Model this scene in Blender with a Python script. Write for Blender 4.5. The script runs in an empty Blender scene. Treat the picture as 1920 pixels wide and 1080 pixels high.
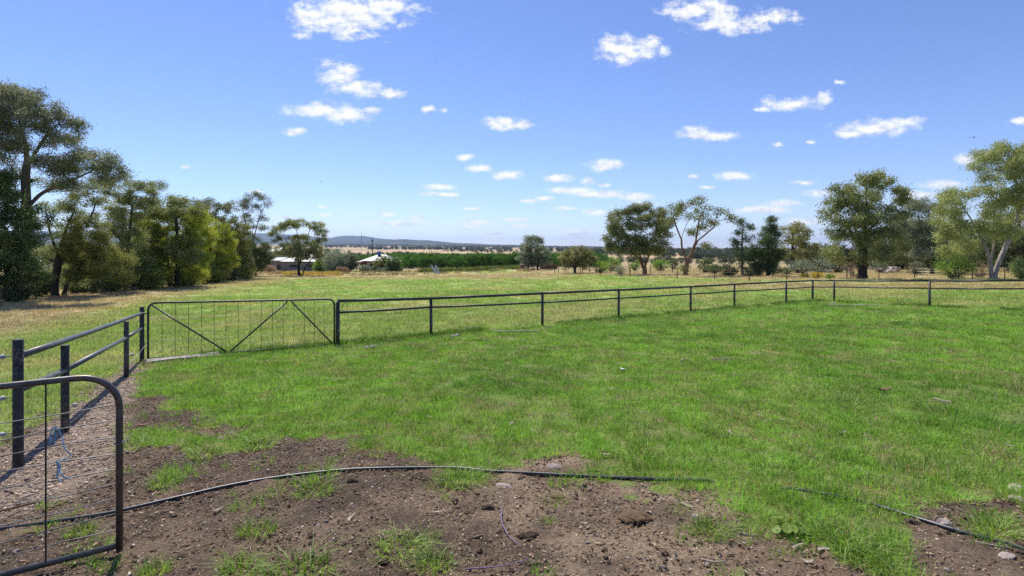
import bpy, bmesh, math, random
import numpy as np
from mathutils import Vector, Matrix

SEED = 11
rng = np.random.default_rng(SEED)
random.seed(SEED)
scene = bpy.context.scene
COL = scene.collection

# ------------------------------------------------------------------ camera
F = 960.0          # focal length in photo pixels (1920 wide)
HY = 466.0         # row of the horizon in the photo
CAMZ = 1.95
cam_d = bpy.data.cameras.new('camera')
cam_d.sensor_width = 36.0
cam_d.lens = 36.0 * F / 1920.0
cam_d.shift_y = -(540.0 - HY) / 1920.0
cam_d.clip_start = 0.05
cam_d.clip_end = 60000.0
cam = bpy.data.objects.new('camera', cam_d)
cam.location = (0, 0, CAMZ)
cam.rotation_euler = (math.radians(90), 0, 0)
COL.objects.link(cam)
scene.camera = cam

# ------------------------------------------------------------------ sun and sky
SUN_EL = math.radians(57)
SUN_DIR = Vector((-0.47, 0.88, 0)).normalized() * math.cos(SUN_EL) + Vector((0, 0, math.sin(SUN_EL)))
sun_d = bpy.data.lights.new('sun', 'SUN')
sun_d.energy = 4.2
sun_d.angle = math.radians(0.53)
sun_d.color = (1.0, 0.95, 0.87)
sun = bpy.data.objects.new('sun', sun_d)
sun.rotation_euler = SUN_DIR.to_track_quat('Z', 'Y').to_euler()
sun.location = (-20, 40, 60)
COL.objects.link(sun)

scene.view_settings.view_transform = 'Standard'
scene.view_settings.look = 'None'
scene.view_settings.exposure = 0.55
scene.view_settings.gamma = 1.0
scene.view_settings.use_curve_mapping = False
scene.cycles.use_denoising = False
scene.cycles.max_bounces = 6
scene.cycles.diffuse_bounces = 3
scene.cycles.glossy_bounces = 2
scene.cycles.transmission_bounces = 4
scene.cycles.transparent_max_bounces = 8
scene.cycles.volume_bounces = 0
scene.cycles.sample_clamp_indirect = 4.0

# clouds in view: centre x, y and half-width, half-height in photo pixels, turned into directions below
CLOUDS = [
 (655,18,112,52),(715,8,80,38),(600,35,62,36),(655,58,62,20),(570,66,24,9),
 (638,140,40,30),(668,166,58,18),(735,173,28,11),
 (598,205,66,17),(648,214,58,17),(692,208,28,9),
 (547,247,21,9),(805,206,17,8),(830,207,6,7),
 (940,231,36,14),(972,232,30,8),
 (1172,92,58,27),(1212,84,42,18),(1148,82,34,22),(1242,92,18,12),
 (1315,16,72,28),(1372,40,90,24),(1455,32,55,16),(1332,50,30,14),
 (1480,195,70,13),(1543,184,18,13),(1425,205,22,7),
 (1640,239,78,17),(1690,227,38,10),(1598,250,34,9),
 (1302,250,34,13),(1350,256,36,10),
 (1455,271,11,5),(1520,266,9,5),(1578,155,11,6),
 (1908,228,20,9),(1812,298,24,13),(1765,346,45,11),(1722,368,40,10),
 (870,294,18,7),(897,315,25,8),(948,328,32,11),
 (825,351,35,7),(805,363,22,5),(838,365,28,5),
 (1135,309,40,12),(1046,333,34,9),(1103,340,16,8),(1133,348,14,4),
 (1072,357,55,8),(1130,364,62,8),(1190,368,36,8),(1205,381,28,7),
 (992,377,20,5),(1020,372,20,5),(1058,391,22,4),(1120,399,30,7),
 (1376,329,40,9),(1303,332,11,5),(1325,351,18,4),(1510,341,30,5),(1535,363,32,8),
 (1430,394,58,9),(1470,382,36,8),(1515,415,52,6),
 (725,402,24,5),(745,419,64,6),(785,408,14,5),(605,388,15,4),(608,403,18,3),(540,408,26,5),
 (885,392,18,3),(893,416,32,6),(970,412,24,5),(975,424,20,4),(880,425,26,4),(925,438,26,4),
 (1080,437,30,7),(1085,446,40,5),(480,360,16,4),(345,314,11,4),
]

def build_world():
    w = bpy.data.worlds.new('World')
    scene.world = w
    w.use_nodes = True
    nt = w.node_tree
    nt.nodes.clear()
    N, L = nt.nodes.new, nt.links.new
    def math_n(op, a, b=None, c=None, clamp=False):
        n = N('ShaderNodeMath'); n.operation = op; n.use_clamp = clamp
        for i, v in enumerate((a, b, c)):
            if v is None: continue
            if isinstance(v, (int, float)): n.inputs[i].default_value = v
            else: L(v, n.inputs[i])
        return n.outputs[0]
    out = N('ShaderNodeOutputWorld')
    bg = N('ShaderNodeBackground')
    L(bg.outputs[0], out.inputs[0])
    sky = N('ShaderNodeTexSky')
    sky.sky_type = 'NISHITA'
    sky.sun_disc = False
    sky.sun_elevation = SUN_EL
    sky.sun_rotation = math.atan2(SUN_DIR.x, SUN_DIR.y)
    sky.altitude = 300
    sky.air_density = 1.0
    sky.dust_density = 0.0
    sky.ozone_density = 3.0
    tc = N('ShaderNodeTexCoord')
    sep = N('ShaderNodeSeparateXYZ'); L(tc.outputs['Generated'], sep.inputs[0])
    ady = math_n('MAXIMUM', math_n('ABSOLUTE', sep.outputs[1]), 0.02)
    u = math_n('DIVIDE', sep.outputs[0], ady)
    v = math_n('DIVIDE', sep.outputs[2], ady)
    comb = N('ShaderNodeCombineXYZ'); L(u, comb.inputs[0]); L(v, comb.inputs[1])
    # warped copy of the coordinates gives ragged cloud edges
    nz = N('ShaderNodeTexNoise'); nz.noise_dimensions = '2D'
    nz.inputs['Scale'].default_value = 14; nz.inputs['Detail'].default_value = 7; nz.inputs['Roughness'].default_value = 0.62
    L(comb.outputs[0], nz.inputs['Vector'])
    sub = N('ShaderNodeVectorMath'); sub.operation = 'SUBTRACT'; L(nz.outputs['Color'], sub.inputs[0]); sub.inputs[1].default_value = (0.5, 0.5, 0.5)
    wp = N('ShaderNodeVectorMath'); wp.operation = 'MULTIPLY_ADD'
    wf = math_n('MULTIPLY_ADD', v, 2.3, 0.03, True)     # far clouds low in the sky are small, so is their raggedness
    sc_ = N('ShaderNodeVectorMath'); sc_.operation = 'SCALE'; L(sub.outputs[0], sc_.inputs[0]); L(wf, sc_.inputs['Scale'])
    L(sc_.outputs[0], wp.inputs[0]); wp.inputs[1].default_value = (0.06, 0.036, 0.0); L(comb.outputs[0], wp.inputs[2])
    field = None
    for (cx, cy, rx, ry) in CLOUDS:
        rx *= 1.12; ry *= 1.12
        cu, cv = (cx - 960) / F, (HY - cy) / F
        su, sv = F / rx, F / ry
        m = N('ShaderNodeVectorMath'); m.operation = 'MULTIPLY_ADD'
        L(wp.outputs[0], m.inputs[0]); m.inputs[1].default_value = (su, sv, 0); m.inputs[2].default_value = (-cu * su, -cv * sv, 0)
        ln = N('ShaderNodeVectorMath'); ln.operation = 'LENGTH'; L(m.outputs[0], ln.inputs[0])
        field = ln.outputs['Value'] if field is None else math_n('MINIMUM', field, ln.outputs['Value'])
    n2 = N('ShaderNodeTexNoise'); n2.noise_dimensions = '2D'
    n2.inputs['Scale'].default_value = 34; n2.inputs['Detail'].default_value = 9; n2.inputs['Roughness'].default_value = 0.66
    mp = N('ShaderNodeMapping'); mp.inputs['Scale'].default_value = (0.75, 1.3, 1); L(comb.outputs[0], mp.inputs[0]); L(mp.outputs[0], n2.inputs['Vector'])
    amp = math_n('MULTIPLY_ADD', wf, 1.5, 0.5)
    f2 = math_n('MULTIPLY_ADD', math_n('SUBTRACT', n2.outputs['Fac'], 0.5), amp, math_n('SUBTRACT', 1.0, field))
    f2 = math_n('MULTIPLY_ADD', math_n('SUBTRACT', 1.0, wf), 0.12, f2)
    mr = N('ShaderNodeMapRange'); mr.interpolation_type = 'SMOOTHSTEP'
    L(f2, mr.inputs['Value']); mr.inputs['From Min'].default_value = -0.02; mr.inputs['From Max'].default_value = 0.92
    mr.inputs['To Max'].default_value = 1.0
    # clouds low in the sky are seen through more air
    low = N('ShaderNodeMapRange'); L(v, low.inputs['Value']); low.inputs['From Min'].default_value = 0.0; low.inputs['From Max'].default_value = 0.22
    low.inputs['To Min'].default_value = 0.9; low.inputs['To Max'].default_value = 0.97
    dens = math_n('MULTIPLY', mr.outputs[0], low.outputs[0])
    # thicker middles and undersides are greyer
    n5 = N('ShaderNodeTexNoise'); n5.noise_dimensions = '2D'
    n5.inputs['Scale'].default_value = 34; n5.inputs['Detail'].default_value = 5; n5.inputs['Roughness'].default_value = 0.6
    mp5 = N('ShaderNodeMapping'); mp5.inputs['Scale'].default_value = (0.75, 1.3, 1); mp5.inputs['Location'].default_value = (0.004, 0.012, 0); L(comb.outputs[0], mp5.inputs[0]); L(mp5.outputs[0], n5.inputs['Vector'])
    lit = math_n('SUBTRACT', n2.outputs['Fac'], n5.outputs['Fac'])       # billow faces turned up to the sun are whiter
    shade = N('ShaderNodeMapRange'); L(lit, shade.inputs['Value']); shade.inputs['From Min'].default_value = -0.22; shade.inputs['From Max'].default_value = 0.06
    shade.inputs['To Min'].default_value = 0.0; shade.inputs['To Max'].default_value = 1.0
    cc = N('ShaderNodeMix'); cc.data_type = 'RGBA'; L(shade.outputs[0], cc.inputs['Factor'])
    cc.inputs['A'].default_value = (5.6, 6.1, 6.9, 1); cc.inputs['B'].default_value = (8.4, 8.45, 8.55, 1)
    hs = N('ShaderNodeMix'); hs.data_type = 'RGBA'; hs.blend_type = 'MULTIPLY'; hs.inputs['Factor'].default_value = 1.0
    L(sky.outputs[0], hs.inputs['A']); hs.inputs['B'].default_value = (0.93, 0.95, 1.22, 1)   # the camera's cool white balance
    mix = N('ShaderNodeMix'); mix.data_type = 'RGBA'
    L(dens, mix.inputs['Factor']); L(hs.outputs['Result'], mix.inputs['A']); L(cc.outputs['Result'], mix.inputs['B'])
    L(mix.outputs['Result'], bg.inputs['Color'])
    bg.inputs['Strength'].default_value = 0.089
build_world()

# ------------------------------------------------------------------ numeric noise
def _hash(ix, iy, s):
    h = (ix.astype(np.int64) * 374761393 + iy.astype(np.int64) * 668265263 + s * 1442695041) & 0x7fffffff
    h = ((h ^ (h >> 13)) * 1274126177) & 0x7fffffff
    return ((h ^ (h >> 16)) & 0xffff) / 65535.0
def vnoise(x, y, s=0):
    x = np.asarray(x, float); y = np.asarray(y, float)
    ix = np.floor(x); iy = np.floor(y); fx = x - ix; fy = y - iy
    fx = fx * fx * (3 - 2 * fx); fy = fy * fy * (3 - 2 * fy)
    a = _hash(ix, iy, s); b = _hash(ix + 1, iy, s); c = _hash(ix, iy + 1, s); d = _hash(ix + 1, iy + 1, s)
    return (a * (1 - fx) + b * fx) * (1 - fy) + (c * (1 - fx) + d * fx) * fy
def fbm(x, y, o=4, s=0):
    t = 0; a = 0.5; n = 0
    for i in range(o):
        t = t + a * vnoise(x * 2 ** i, y * 2 ** i, s + 17 * i); n += a; a *= 0.55
    return t / n
def sstep(a, b, x):
    t = np.clip((x - a) / (b - a), 0, 1); return t * t * (3 - 2 * t)

# ------------------------------------------------------------------ terrain
POND = (-10.2, 107.0, 9.5, 5.2)      # farm dam: centre and half sizes
def tz(x, y, micro=True):
    x = np.asarray(x, float); y = np.asarray(y, float)
    u = x / np.maximum(y, 1.0)
    r = np.where(y > 0, y, 0)
    z = np.interp(r, [0, 22, 26, 32, 250, 330, 500, 800], [.30, -.844, -1.03, -1.19, -5.53, -6.7, -7.6, -7.6])
    rise = np.interp(r, [800, 1200, 2500, 4500, 7000, 14000], [0, 2.5, 11, 34, 62, 90])
    z = z + rise * np.clip(0.62 - u * 1.25, 0.22, 1.15)
    fade = 1 - sstep(90, 220, r)
    z = z + fade * (0.0176 * np.clip(x, -22, 22) - 0.02 * np.clip(-x - 2, 0, 15))
    if micro:
        near = 1 - sstep(25, 60, r)
        z = z + near * 0.05 * (fbm(x * 0.7, y * 0.7, 3, 5) - .5) + near * 0.022 * (fbm(x * 4, y * 4, 3, 9) - .5)
        z = z + sstep(30, 70, r) * 0.25 * (fbm(x * 0.07, y * 0.07, 3, 3) - .5)
    d = np.sqrt(((x - POND[0]) / POND[2]) ** 2 + ((y - POND[1]) / POND[3]) ** 2)
    z = z - 0.9 * (1 - sstep(0.75, 1.1, d)) + 0.30 * np.exp(-((d - 1.25) / .2) ** 2) * (y < POND[1] + 30)
    return z
def tzf(x, y): return float(tz(x, y))
def to_px(x, y, z):
    yy = np.maximum(y, 0.01)
    return 960 + F * x / yy, HY - F * (z - CAMZ) / yy
def P(px, py, Y): return Vector(((px - 960) / F * Y, Y, CAMZ - (py - HY) / F * Y))
def G(px, py):
    """ground point seen at a photo pixel"""
    u = (px - 960) / F; v = (py - HY) / F
    prev = 0.5; Y = 0.5
    while Y < 3000:
        if CAMZ - v * Y < tzf(u * Y, Y): break
        prev = Y; Y *= 1.03
    a, b = prev, Y
    for _ in range(24):
        m = (a + b) / 2
        if CAMZ - v * m < tzf(u * m, m): b = m
        else: a = m
    return Vector((u * b, b, tzf(u * b, b)))

# fence lines in plan
LF = [Vector((-4.63, 4.8)), Vector((-5.15, 5.9)), Vector((-7.08, 9.4)), Vector((-8.24, 11.4))]
GATE_R = Vector((-4.39, 12.9)); CORNER = Vector((15.5, 26.4)); RDIR = Vector((2.0, -4.9))

def side(ax, ay, bx, by, x, y): return (bx - ax) * (y - ay) - (by - ay) * (x - ax)
def lawn_mask(x, y):
    """1 inside the mown yard, 0 in the paddock"""
    w = 0.35 * (fbm(x * 1.3, y * 1.3, 3, 21) - .5)
    def d(ax, ay, bx, by):
        return side(ax, ay, bx, by, x, y) / math.hypot(bx - ax, by - ay)
    a = -d(LF[0].x, LF[0].y, LF[3].x, LF[3].y)           # right of the left fence
    b = -d(LF[3].x, LF[3].y, GATE_R.x, GATE_R.y)
    c = -d(GATE_R.x, GATE_R.y, CORNER.x, CORNER.y)
    e = -d(CORNER.x, CORNER.y, CORNER.x + RDIR.x, CORNER.y + RDIR.y)
    m = np.minimum(np.minimum(a, e), np.where(x < GATE_R.x, b, c))
    return sstep(-.15, .25, m + w)

EDGE_X = [-400, 150, 230, 300, 360, 420, 480, 560, 640, 700, 800, 900, 1000, 1130, 1250, 1340, 1390, 1480, 1560, 1650, 1740, 1800, 2400]
EDGE_Y = [830, 770, 758, 752, 772, 788, 800, 812, 836, 860, 876, 886, 876, 890, 904, 912, 955, 988, 1012, 1042, 1075, 1115, 1300]
# bare or green islands: x, y, half-width, half-height, amount (photo pixels; + dirt, - grass)
ISLES = [(1850,965,150,58,1.0),(1905,925,60,22,.5),(1780,1010,130,45,1.0),(1880,1045,160,60,1.0),(1835,935,45,18,.35),
         (300,785,75,20,.9),(560,838,120,16,.7),(700,852,70,12,.6),(1080,870,70,16,.7),(1110,838,45,8,.45),
         (290,822,95,20,-1.0),(390,835,42,16,-.9),(480,830,60,18,-.8),(320,895,34,20,-.8),(1030,792,30,7,.5),(935,778,40,8,.4),
         (740,1012,70,28,-.5),(570,1050,90,34,-.7),(600,915,50,18,-.6),(1335,990,36,16,-.5),(485,990,34,18,-.5),(870,895,36,16,-.8),
         (1640,1015,80,40,-.7),(1860,985,50,22,-.6),(1830,930,60,18,-.5),(1660,1075,70,14,-.6),(180,870,60,18,-.55),(1478,1003,46,22,.9),(415,812,50,12,.8),(520,832,60,12,.8),(262,762,34,16,.8),(640,862,60,10,.7)]
def masks(x, y, z=None):
    if z is None: z = tz(x, y)
    px, py = to_px(x, y, z)
    n = fbm(x * 2.2, y * 2.2, 4, 31) - .5
    n2 = fbm(x * 9, y * 9, 3, 37) - .5
    e = np.interp(px, EDGE_X, EDGE_Y)
    dirt = (py - e) / 24.0 + n * 4.2 + n2 * 3.6
    for (cx, cy, rx, ry, a) in ISLES:
        q = np.clip(1.35 - np.hypot((px - cx) / rx, (py - cy) / ry) + n * 1.2, 0, 1)
        dirt = dirt * (1 - q * abs(a)) + a * q * 2.0
    dirt = sstep(-.25, .45, dirt)
    dirt = np.where(y < 1.2, 1, dirt) * (y < 9)
    # mulch strip below the left fence
    ax, ay, bx, by = LF[0].x, LF[0].y, LF[3].x, LF[3].y
    dl = -side(ax, ay, bx, by, x, y) / math.hypot(bx - ax, by - ay)
    along = (y - 3.2) / 8.6
    wid = np.interp(y, [2.5, 4.5, 6, 8, 10, 11.8], [.8, .8, .70, .52, .32, .2])
    mulch = sstep(-.45, -.1, dl + n * .5) * (1 - sstep(wid - .25, wid + .1, dl + n * .6)) * sstep(3.4, 4.4, y + n) * (1 - sstep(10.6, 11.8, y))
    dirt = np.maximum(dirt * (dl > -.5), 0)
    dirt = np.where((dl < -.5) & (y < 3.6), 1, dirt)
    lawn = lawn_mask(x, y)
    return dirt, mulch, lawn, px, py
def lerp3(a, b, t): return a + (b - a) * t[..., None]
C = lambda *v: np.array(v)
def ground_color(x, y, z=None, leafy=False):
    """colour the ground (or its grass) itself has at a place"""
    dirt, mulch, lawn, px, py = masks(x, y, z)
    n1 = fbm(x * .35, y * .35, 4, 41); n2 = fbm(x * 2.5, y * 2.5, 3, 43); n3 = fbm(x * .06, y * .06, 4, 47)
    col = np.zeros(x.shape + (3,)) + C(.215, .395, .046)
    col = lerp3(col, C(.160, .315, .038) + col * 0, sstep(.45, .75, n1))
    col = lerp3(col, C(.27, .37, .085) + col * 0, sstep(.55, .85, n2) * .6)
    past = np.zeros_like(col) + C(.30, .415, .10)
    past = lerp3(past, C(.52, .46, .22) + col * 0, sstep(.47, .72, n1) * .6)
    past = lerp3(past, C(.255, .36, .075) + col * 0, sstep(.5, .8, n2) * .6)
    # dry bands: along the left tree line, across the far paddock, behind the right-hand rails
    nb = (n1 - .5) * 26 + (n3 - .5) * 30
    t_left = (1 - sstep(-10, 26, py + nb * .6 - np.interp(px, [-300, 0, 130, 300, 480, 560], [690, 622, 594, 557, 528, 512]))) * (px < 560) * (y > 8)
    t_mid = sstep(508, 513, py + nb * .12) * (1 - sstep(519, 526, py + nb * .3)) * sstep(430, 560, px) * (1 - sstep(1000, 1150, px)) * .9
    t_right = sstep(527, 531, py + nb * .1) * (1 - sstep(541, 549, py + nb * .25)) * sstep(1180, 1420, px) * .85
    t_far = 1 - sstep(519, 523, py + nb * .1 - np.interp(px, [900, 1000, 1100, 1300, 1400, 1900], [-20, -8, -5, 2, 5, 4]))
    t_far = t_far * sstep(900, 1000, px)
    dry = np.clip(np.maximum(np.maximum(t_left, t_mid), np.maximum(t_right, t_far)), 0, 1) * (y > 9)
    past = lerp3(past, lerp3(C(.49, .385, .22) + col * 0, C(.41, .305, .175) + col * 0, sstep(.4, .7, n2)), dry * (.72 + .28 * n2))
    past = lerp3(past, C(.36, .28, .15) + col * 0, sstep(112, 135, y))
    # the plain beyond the orchard
    far = lerp3(C(.50, .38, .21) + col * 0, C(.40, .27, .15) + col * 0, sstep(.45, .6, fbm(x * .0012, y * .004, 3, 51)))
    far = lerp3(far, C(.10, .12, .05) + col * 0, sstep(.62, .68, fbm(x * .0016 + 9, y * .0035, 3, 57)))
    past = lerp3(past, far, sstep(500, 620, y))
    c = lerp3(past, col, lawn)
    if leafy: return c, dirt, mulch, lawn, dry
    soil = lerp3(C(.205, .145, .098) + col * 0, C(.098, .070, .050) + col * 0, sstep(.35, .65, fbm(x * 1.3, y * 1.3, 4, 61)))
    soil = lerp3(soil, C(.36, .27, .18) + col * 0, sstep(.5, .75, fbm(x * 3.1 + 5, y * 3.1, 4, 63)) * .8 * sstep(-.8, .5, x))
    soil = lerp3(soil, C(.085, .062, .047) + col * 0, sstep(.38, .6, fbm(x * .9 + 2, y * .9, 4, 69)) * .75 * (1 - sstep(-1.2, .2, x)))
    thatch = lerp3(c * .6 + C(.05, .045, .02), C(.25, .20, .11) + col * 0, sstep(.48, .66, fbm(x * 5.3, y * 5.3, 4, 67)) * .6)
    c = lerp3(np.where((y < 30)[..., None], thatch, c), soil, dirt)
    c = lerp3(c, C(.35, .265, .195) + col * 0, mulch * .9)
    d = np.sqrt(((x - POND[0]) / POND[2]) ** 2 + ((y - POND[1]) / POND[3]) ** 2)
    c = lerp3(c, C(.09, .075, .05) + col * 0, 1 - sstep(.9, 1.05, d))
    return c

# ------------------------------------------------------------------ materials
def new_mat(name):
    m = bpy.data.materials.new(name); m.use_nodes = True
    nt = m.node_tree; nt.nodes.clear()
    return m, nt, nt.nodes.new, nt.links.new
def out_bsdf(N, L, rough=.7, spec=.3, metal=0.):
    o = N('ShaderNodeOutputMaterial'); b = N('ShaderNodeBsdfPrincipled')
    b.inputs['Roughness'].default_value = rough
    b.inputs['Specular IOR Level'].default_value = spec
    b.inputs['Metallic'].default_value = metal
    L(b.outputs[0], o.inputs[0]); return o, b
def noise(N, L, scale, detail=4, rough=.6, coord=None, dist=0.):
    n = N('ShaderNodeTexNoise'); n.inputs['Scale'].default_value = scale
    n.inputs['Detail'].default_value = detail; n.inputs['Roughness'].default_value = rough; n.inputs['Distortion'].default_value = dist
    if coord is not None: L(coord, n.inputs['Vector'])
    return n
def ramp(N, L, fac, stops):
    r = N('ShaderNodeValToRGB'); L(fac, r.inputs[0])
    el = r.color_ramp.elements
    while len(el) < len(stops): el.new(.5)
    for e, (p, c) in zip(el, stops):
        e.position = p; e.color = (*c, 1) if len(c) == 3 else c
    return r
def bump(N, L, h, strength, dist, bsdf):
    b = N('ShaderNodeBump'); b.inputs['Strength'].default_value = strength; b.inputs['Distance'].default_value = dist
    L(h, b.inputs['Height']); L(b.outputs[0], bsdf.inputs['Normal']); return b

def mat_steel(name, c1, c2, rust, rough, spec, metal):
    """painted pipe with scuffs, dust and rust spots"""
    m, nt, N, L = new_mat(name)
    o, b = out_bsdf(N, L, rough, spec, metal)
    tc = N('ShaderNodeTexCoord'); co = tc.outputs['Object']
    n1 = noise(N, L, 7, 6, .7, co); n2 = noise(N, L, 34, 6, .7, co); n3 = noise(N, L, 2.2, 4, .6, co)
    r1 = ramp(N, L, n1.outputs['Fac'], [(.35, c1), (.68, c2)])
    ad = N('ShaderNodeMath'); ad.operation = 'MULTIPLY_ADD'; L(n3.outputs['Fac'], ad.inputs[0]); ad.inputs[1].default_value = .8; L(n2.outputs['Fac'], ad.inputs[2])
    r2 = ramp(N, L, ad.outputs[0], [(.98, (0, 0, 0)), (1.08, (1, 1, 1))])
    mx = N('ShaderNodeMix'); mx.data_type = 'RGBA'; L(r2.outputs[0], mx.inputs['Factor']); L(r1.outputs[0], mx.inputs['A']); mx.inputs['B'].default_value = (*rust, 1)
    L(mx.outputs['Result'], b.inputs['Base Color'])
    rr = ramp(N, L, n2.outputs['Fac'], [(.3, (rough * .7,) * 3), (.7, (min(1, rough * 1.5),) * 3)]); L(rr.outputs[0], b.inputs['Roughness'])
    bump(N, L, n2.outputs['Fac'], .25, .003, b)
    return m

def mat_simple(name, c1, c2, scale=8, rough=.6, spec=.3, metal=0., bmp=.2, bdist=.01, detail=5, stretch=None):
    """two-tone noise material with fine relief"""
    m, nt, N, L = new_mat(name)
    o, b = out_bsdf(N, L, rough, spec, metal)
    tc = N('ShaderNodeTexCoord'); co = tc.outputs['Object']
    if stretch:
        mp = N('ShaderNodeMapping'); mp.inputs['Scale'].default_value = stretch; L(co, mp.inputs[0]); co = mp.outputs[0]
    n = noise(N, L, scale, detail, .65, co)
    r = ramp(N, L, n.outputs['Fac'], [(.3, c1), (.7, c2)])
    oi = N('ShaderNodeObjectInfo')
    hs = N('ShaderNodeHueSaturation'); L(r.outputs[0], hs.inputs['Color'])
    mr = N('ShaderNodeMapRange'); L(oi.outputs['Random'], mr.inputs['Value']); mr.inputs['To Min'].default_value = .85; mr.inputs['To Max'].default_value = 1.15
    L(mr.outputs[0], hs.inputs['Value'])
    L(hs.outputs[0], b.inputs['Base Color'])
    if bmp: bump(N, L, n.outputs['Fac'], bmp, bdist, b)
    return m

def mat_ground():
    m, nt, N, L = new_mat('ground')
    o, b = out_bsdf(N, L, .95, .15)
    geo = N('ShaderNodeNewGeometry'); pos = geo.outputs['Position']
    at = N('ShaderNodeAttribute'); at.attribute_name = 'col'
    n1 = noise(N, L, 38, 8, .72, pos); n2 = noise(N, L, 1.1, 5, .6, pos)
    v1 = N('ShaderNodeMapRange'); L(n1.outputs['Fac'], v1.inputs['Value']); v1.inputs['From Min'].default_value = .3; v1.inputs['From Max'].default_value = .7
    v1.inputs['To Min'].default_value = .45; v1.inputs['To Max'].default_value = 1.5
    v2 = N('ShaderNodeMapRange'); L(n2.outputs['Fac'], v2.inputs['Value']); v2.inputs['From Min'].default_value = .3; v2.inputs['From Max'].default_value = .7
    v2.inputs['To Min'].default_value = .85; v2.inputs['To Max'].default_value = 1.15
    da = N('ShaderNodeAttribute'); da.attribute_name = 'tint'
    n3 = noise(N, L, 85, 4, .8, pos); n4 = noise(N, L, 3.5, 4, .6, pos)
    sp = N('ShaderNodeMath'); sp.operation = 'MULTIPLY_ADD'; L(n4.outputs['Fac'], sp.inputs[0]); sp.inputs[1].default_value = .35; L(n3.outputs['Fac'], sp.inputs[2])
    spr = N('ShaderNodeMapRange'); L(sp.outputs[0], spr.inputs['Value']); spr.inputs['From Min'].default_value = .68; spr.inputs['From Max'].default_value = .84
    spm = N('ShaderNodeMath'); spm.operation = 'MULTIPLY'; L(spr.outputs[0], spm.inputs[0]); L(da.outputs['Fac'], spm.inputs[1])
    smx = N('ShaderNodeMix'); smx.data_type = 'RGBA'; L(spm.outputs[0], smx.inputs['Factor']); L(at.outputs['Color'], smx.inputs['A']); smx.inputs['B'].default_value = (.36, .25, .16, 1)
    mu = N('ShaderNodeMath'); mu.operation = 'MULTIPLY'; L(v1.outputs[0], mu.inputs[0]); L(v2.outputs[0], mu.inputs[1])
    sc = N('ShaderNodeVectorMath'); sc.operation = 'SCALE'; L(smx.outputs['Result'], sc.inputs[0]); L(mu.outputs[0], sc.inputs['Scale'])
    L(sc.outputs[0], b.inputs['Base Color'])
    bump(N, L, n1.outputs['Fac'], 1.0, .04, b)
    return m

def mat_leaf(name, ca, cb, trans=.3, rough=.5, spec=.25, tcol=None):
    """leaf colour runs from ca to cb by a per-leaf tint"""
    m, nt, N, L = new_mat(name)
    o = N('ShaderNodeOutputMaterial')
    at = N('ShaderNodeAttribute'); at.attribute_name = 'tint'
    mx = N('ShaderNodeMix'); mx.data_type = 'RGBA'
    L(at.outputs['Fac'], mx.inputs['Factor']); mx.inputs['A'].default_value = (*ca, 1); mx.inputs['B'].default_value = (*cb, 1)
    oi = N('ShaderNodeObjectInfo'); mr = N('ShaderNodeMapRange'); L(oi.outputs['Random'], mr.inputs['Value'])
    mr.inputs['To Min'].default_value = .82; mr.inputs['To Max'].default_value = 1.15
    hs = N('ShaderNodeHueSaturation'); L(mx.outputs['Result'], hs.inputs['Color']); L(mr.outputs[0], hs.inputs['Value'])
    b = N('ShaderNodeBsdfPrincipled'); b.inputs['Roughness'].default_value = rough; b.inputs['Specular IOR Level'].default_value = spec
    L(hs.outputs[0], b.inputs['Base Color'])
    t = N('ShaderNodeBsdfTranslucent')
    h2 = N('ShaderNodeHueSaturation'); h2.inputs['Saturation'].default_value = 1.15; h2.inputs['Value'].default_value = 1.5; L(hs.outputs[0], h2.inputs['Color']); L(h2.outputs[0], t.inputs['Color'])
    ms = N('ShaderNodeMixShader'); ms.inputs[0].default_value = trans
    L(b.outputs[0], ms.inputs[1]); L(t.outputs[0], ms.inputs[2]); L(ms.outputs[0], o.inputs[0])
    return m

def mat_grass(name, trans=.35):
    """blades coloured by the place they grow in"""
    m, nt, N, L = new_mat(name)
    o = N('ShaderNodeOutputMaterial')
    at = N('ShaderNodeAttribute'); at.attribute_type = 'INSTANCER'; at.attribute_name = 'col'
    tt = N('ShaderNodeAttribute'); tt.attribute_name = 'tint'
    mr = N('ShaderNodeMapRange'); L(tt.outputs['Fac'], mr.inputs['Value']); mr.inputs['To Min'].default_value = .7; mr.inputs['To Max'].default_value = 1.35
    sc = N('ShaderNodeVectorMath'); sc.operation = 'SCALE'; L(at.outputs['Color'], sc.inputs[0]); L(mr.outputs[0], sc.inputs['Scale'])
    b = N('ShaderNodeBsdfPrincipled'); b.inputs['Roughness'].default_value = .5; b.inputs['Specular IOR Level'].default_value = .3
    L(sc.outputs[0], b.inputs['Base Color'])
    t = N('ShaderNodeBsdfTranslucent')
    s2 = N('ShaderNodeVectorMath'); s2.operation = 'MULTIPLY'; L(sc.outputs[0], s2.inputs[0]); s2.inputs[1].default_value = (1.35, 1.25, .9)
    L(s2.outputs[0], t.inputs['Color'])
    ms = N('ShaderNodeMixShader'); ms.inputs[0].default_value = trans
    L(b.outputs[0], ms.inputs[1]); L(t.outputs[0], ms.inputs[2]); L(ms.outputs[0], o.inputs[0])
    return m
def mat_inst(name, rough=.85):
    m, nt, N, L = new_mat(name)
    o, b = out_bsdf(N, L, rough, .2)
    at = N('ShaderNodeAttribute'); at.attribute_type = 'INSTANCER'; at.attribute_name = 'col'
    L(at.outputs['Color'], b.inputs['Base Color'])
    return m

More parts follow.
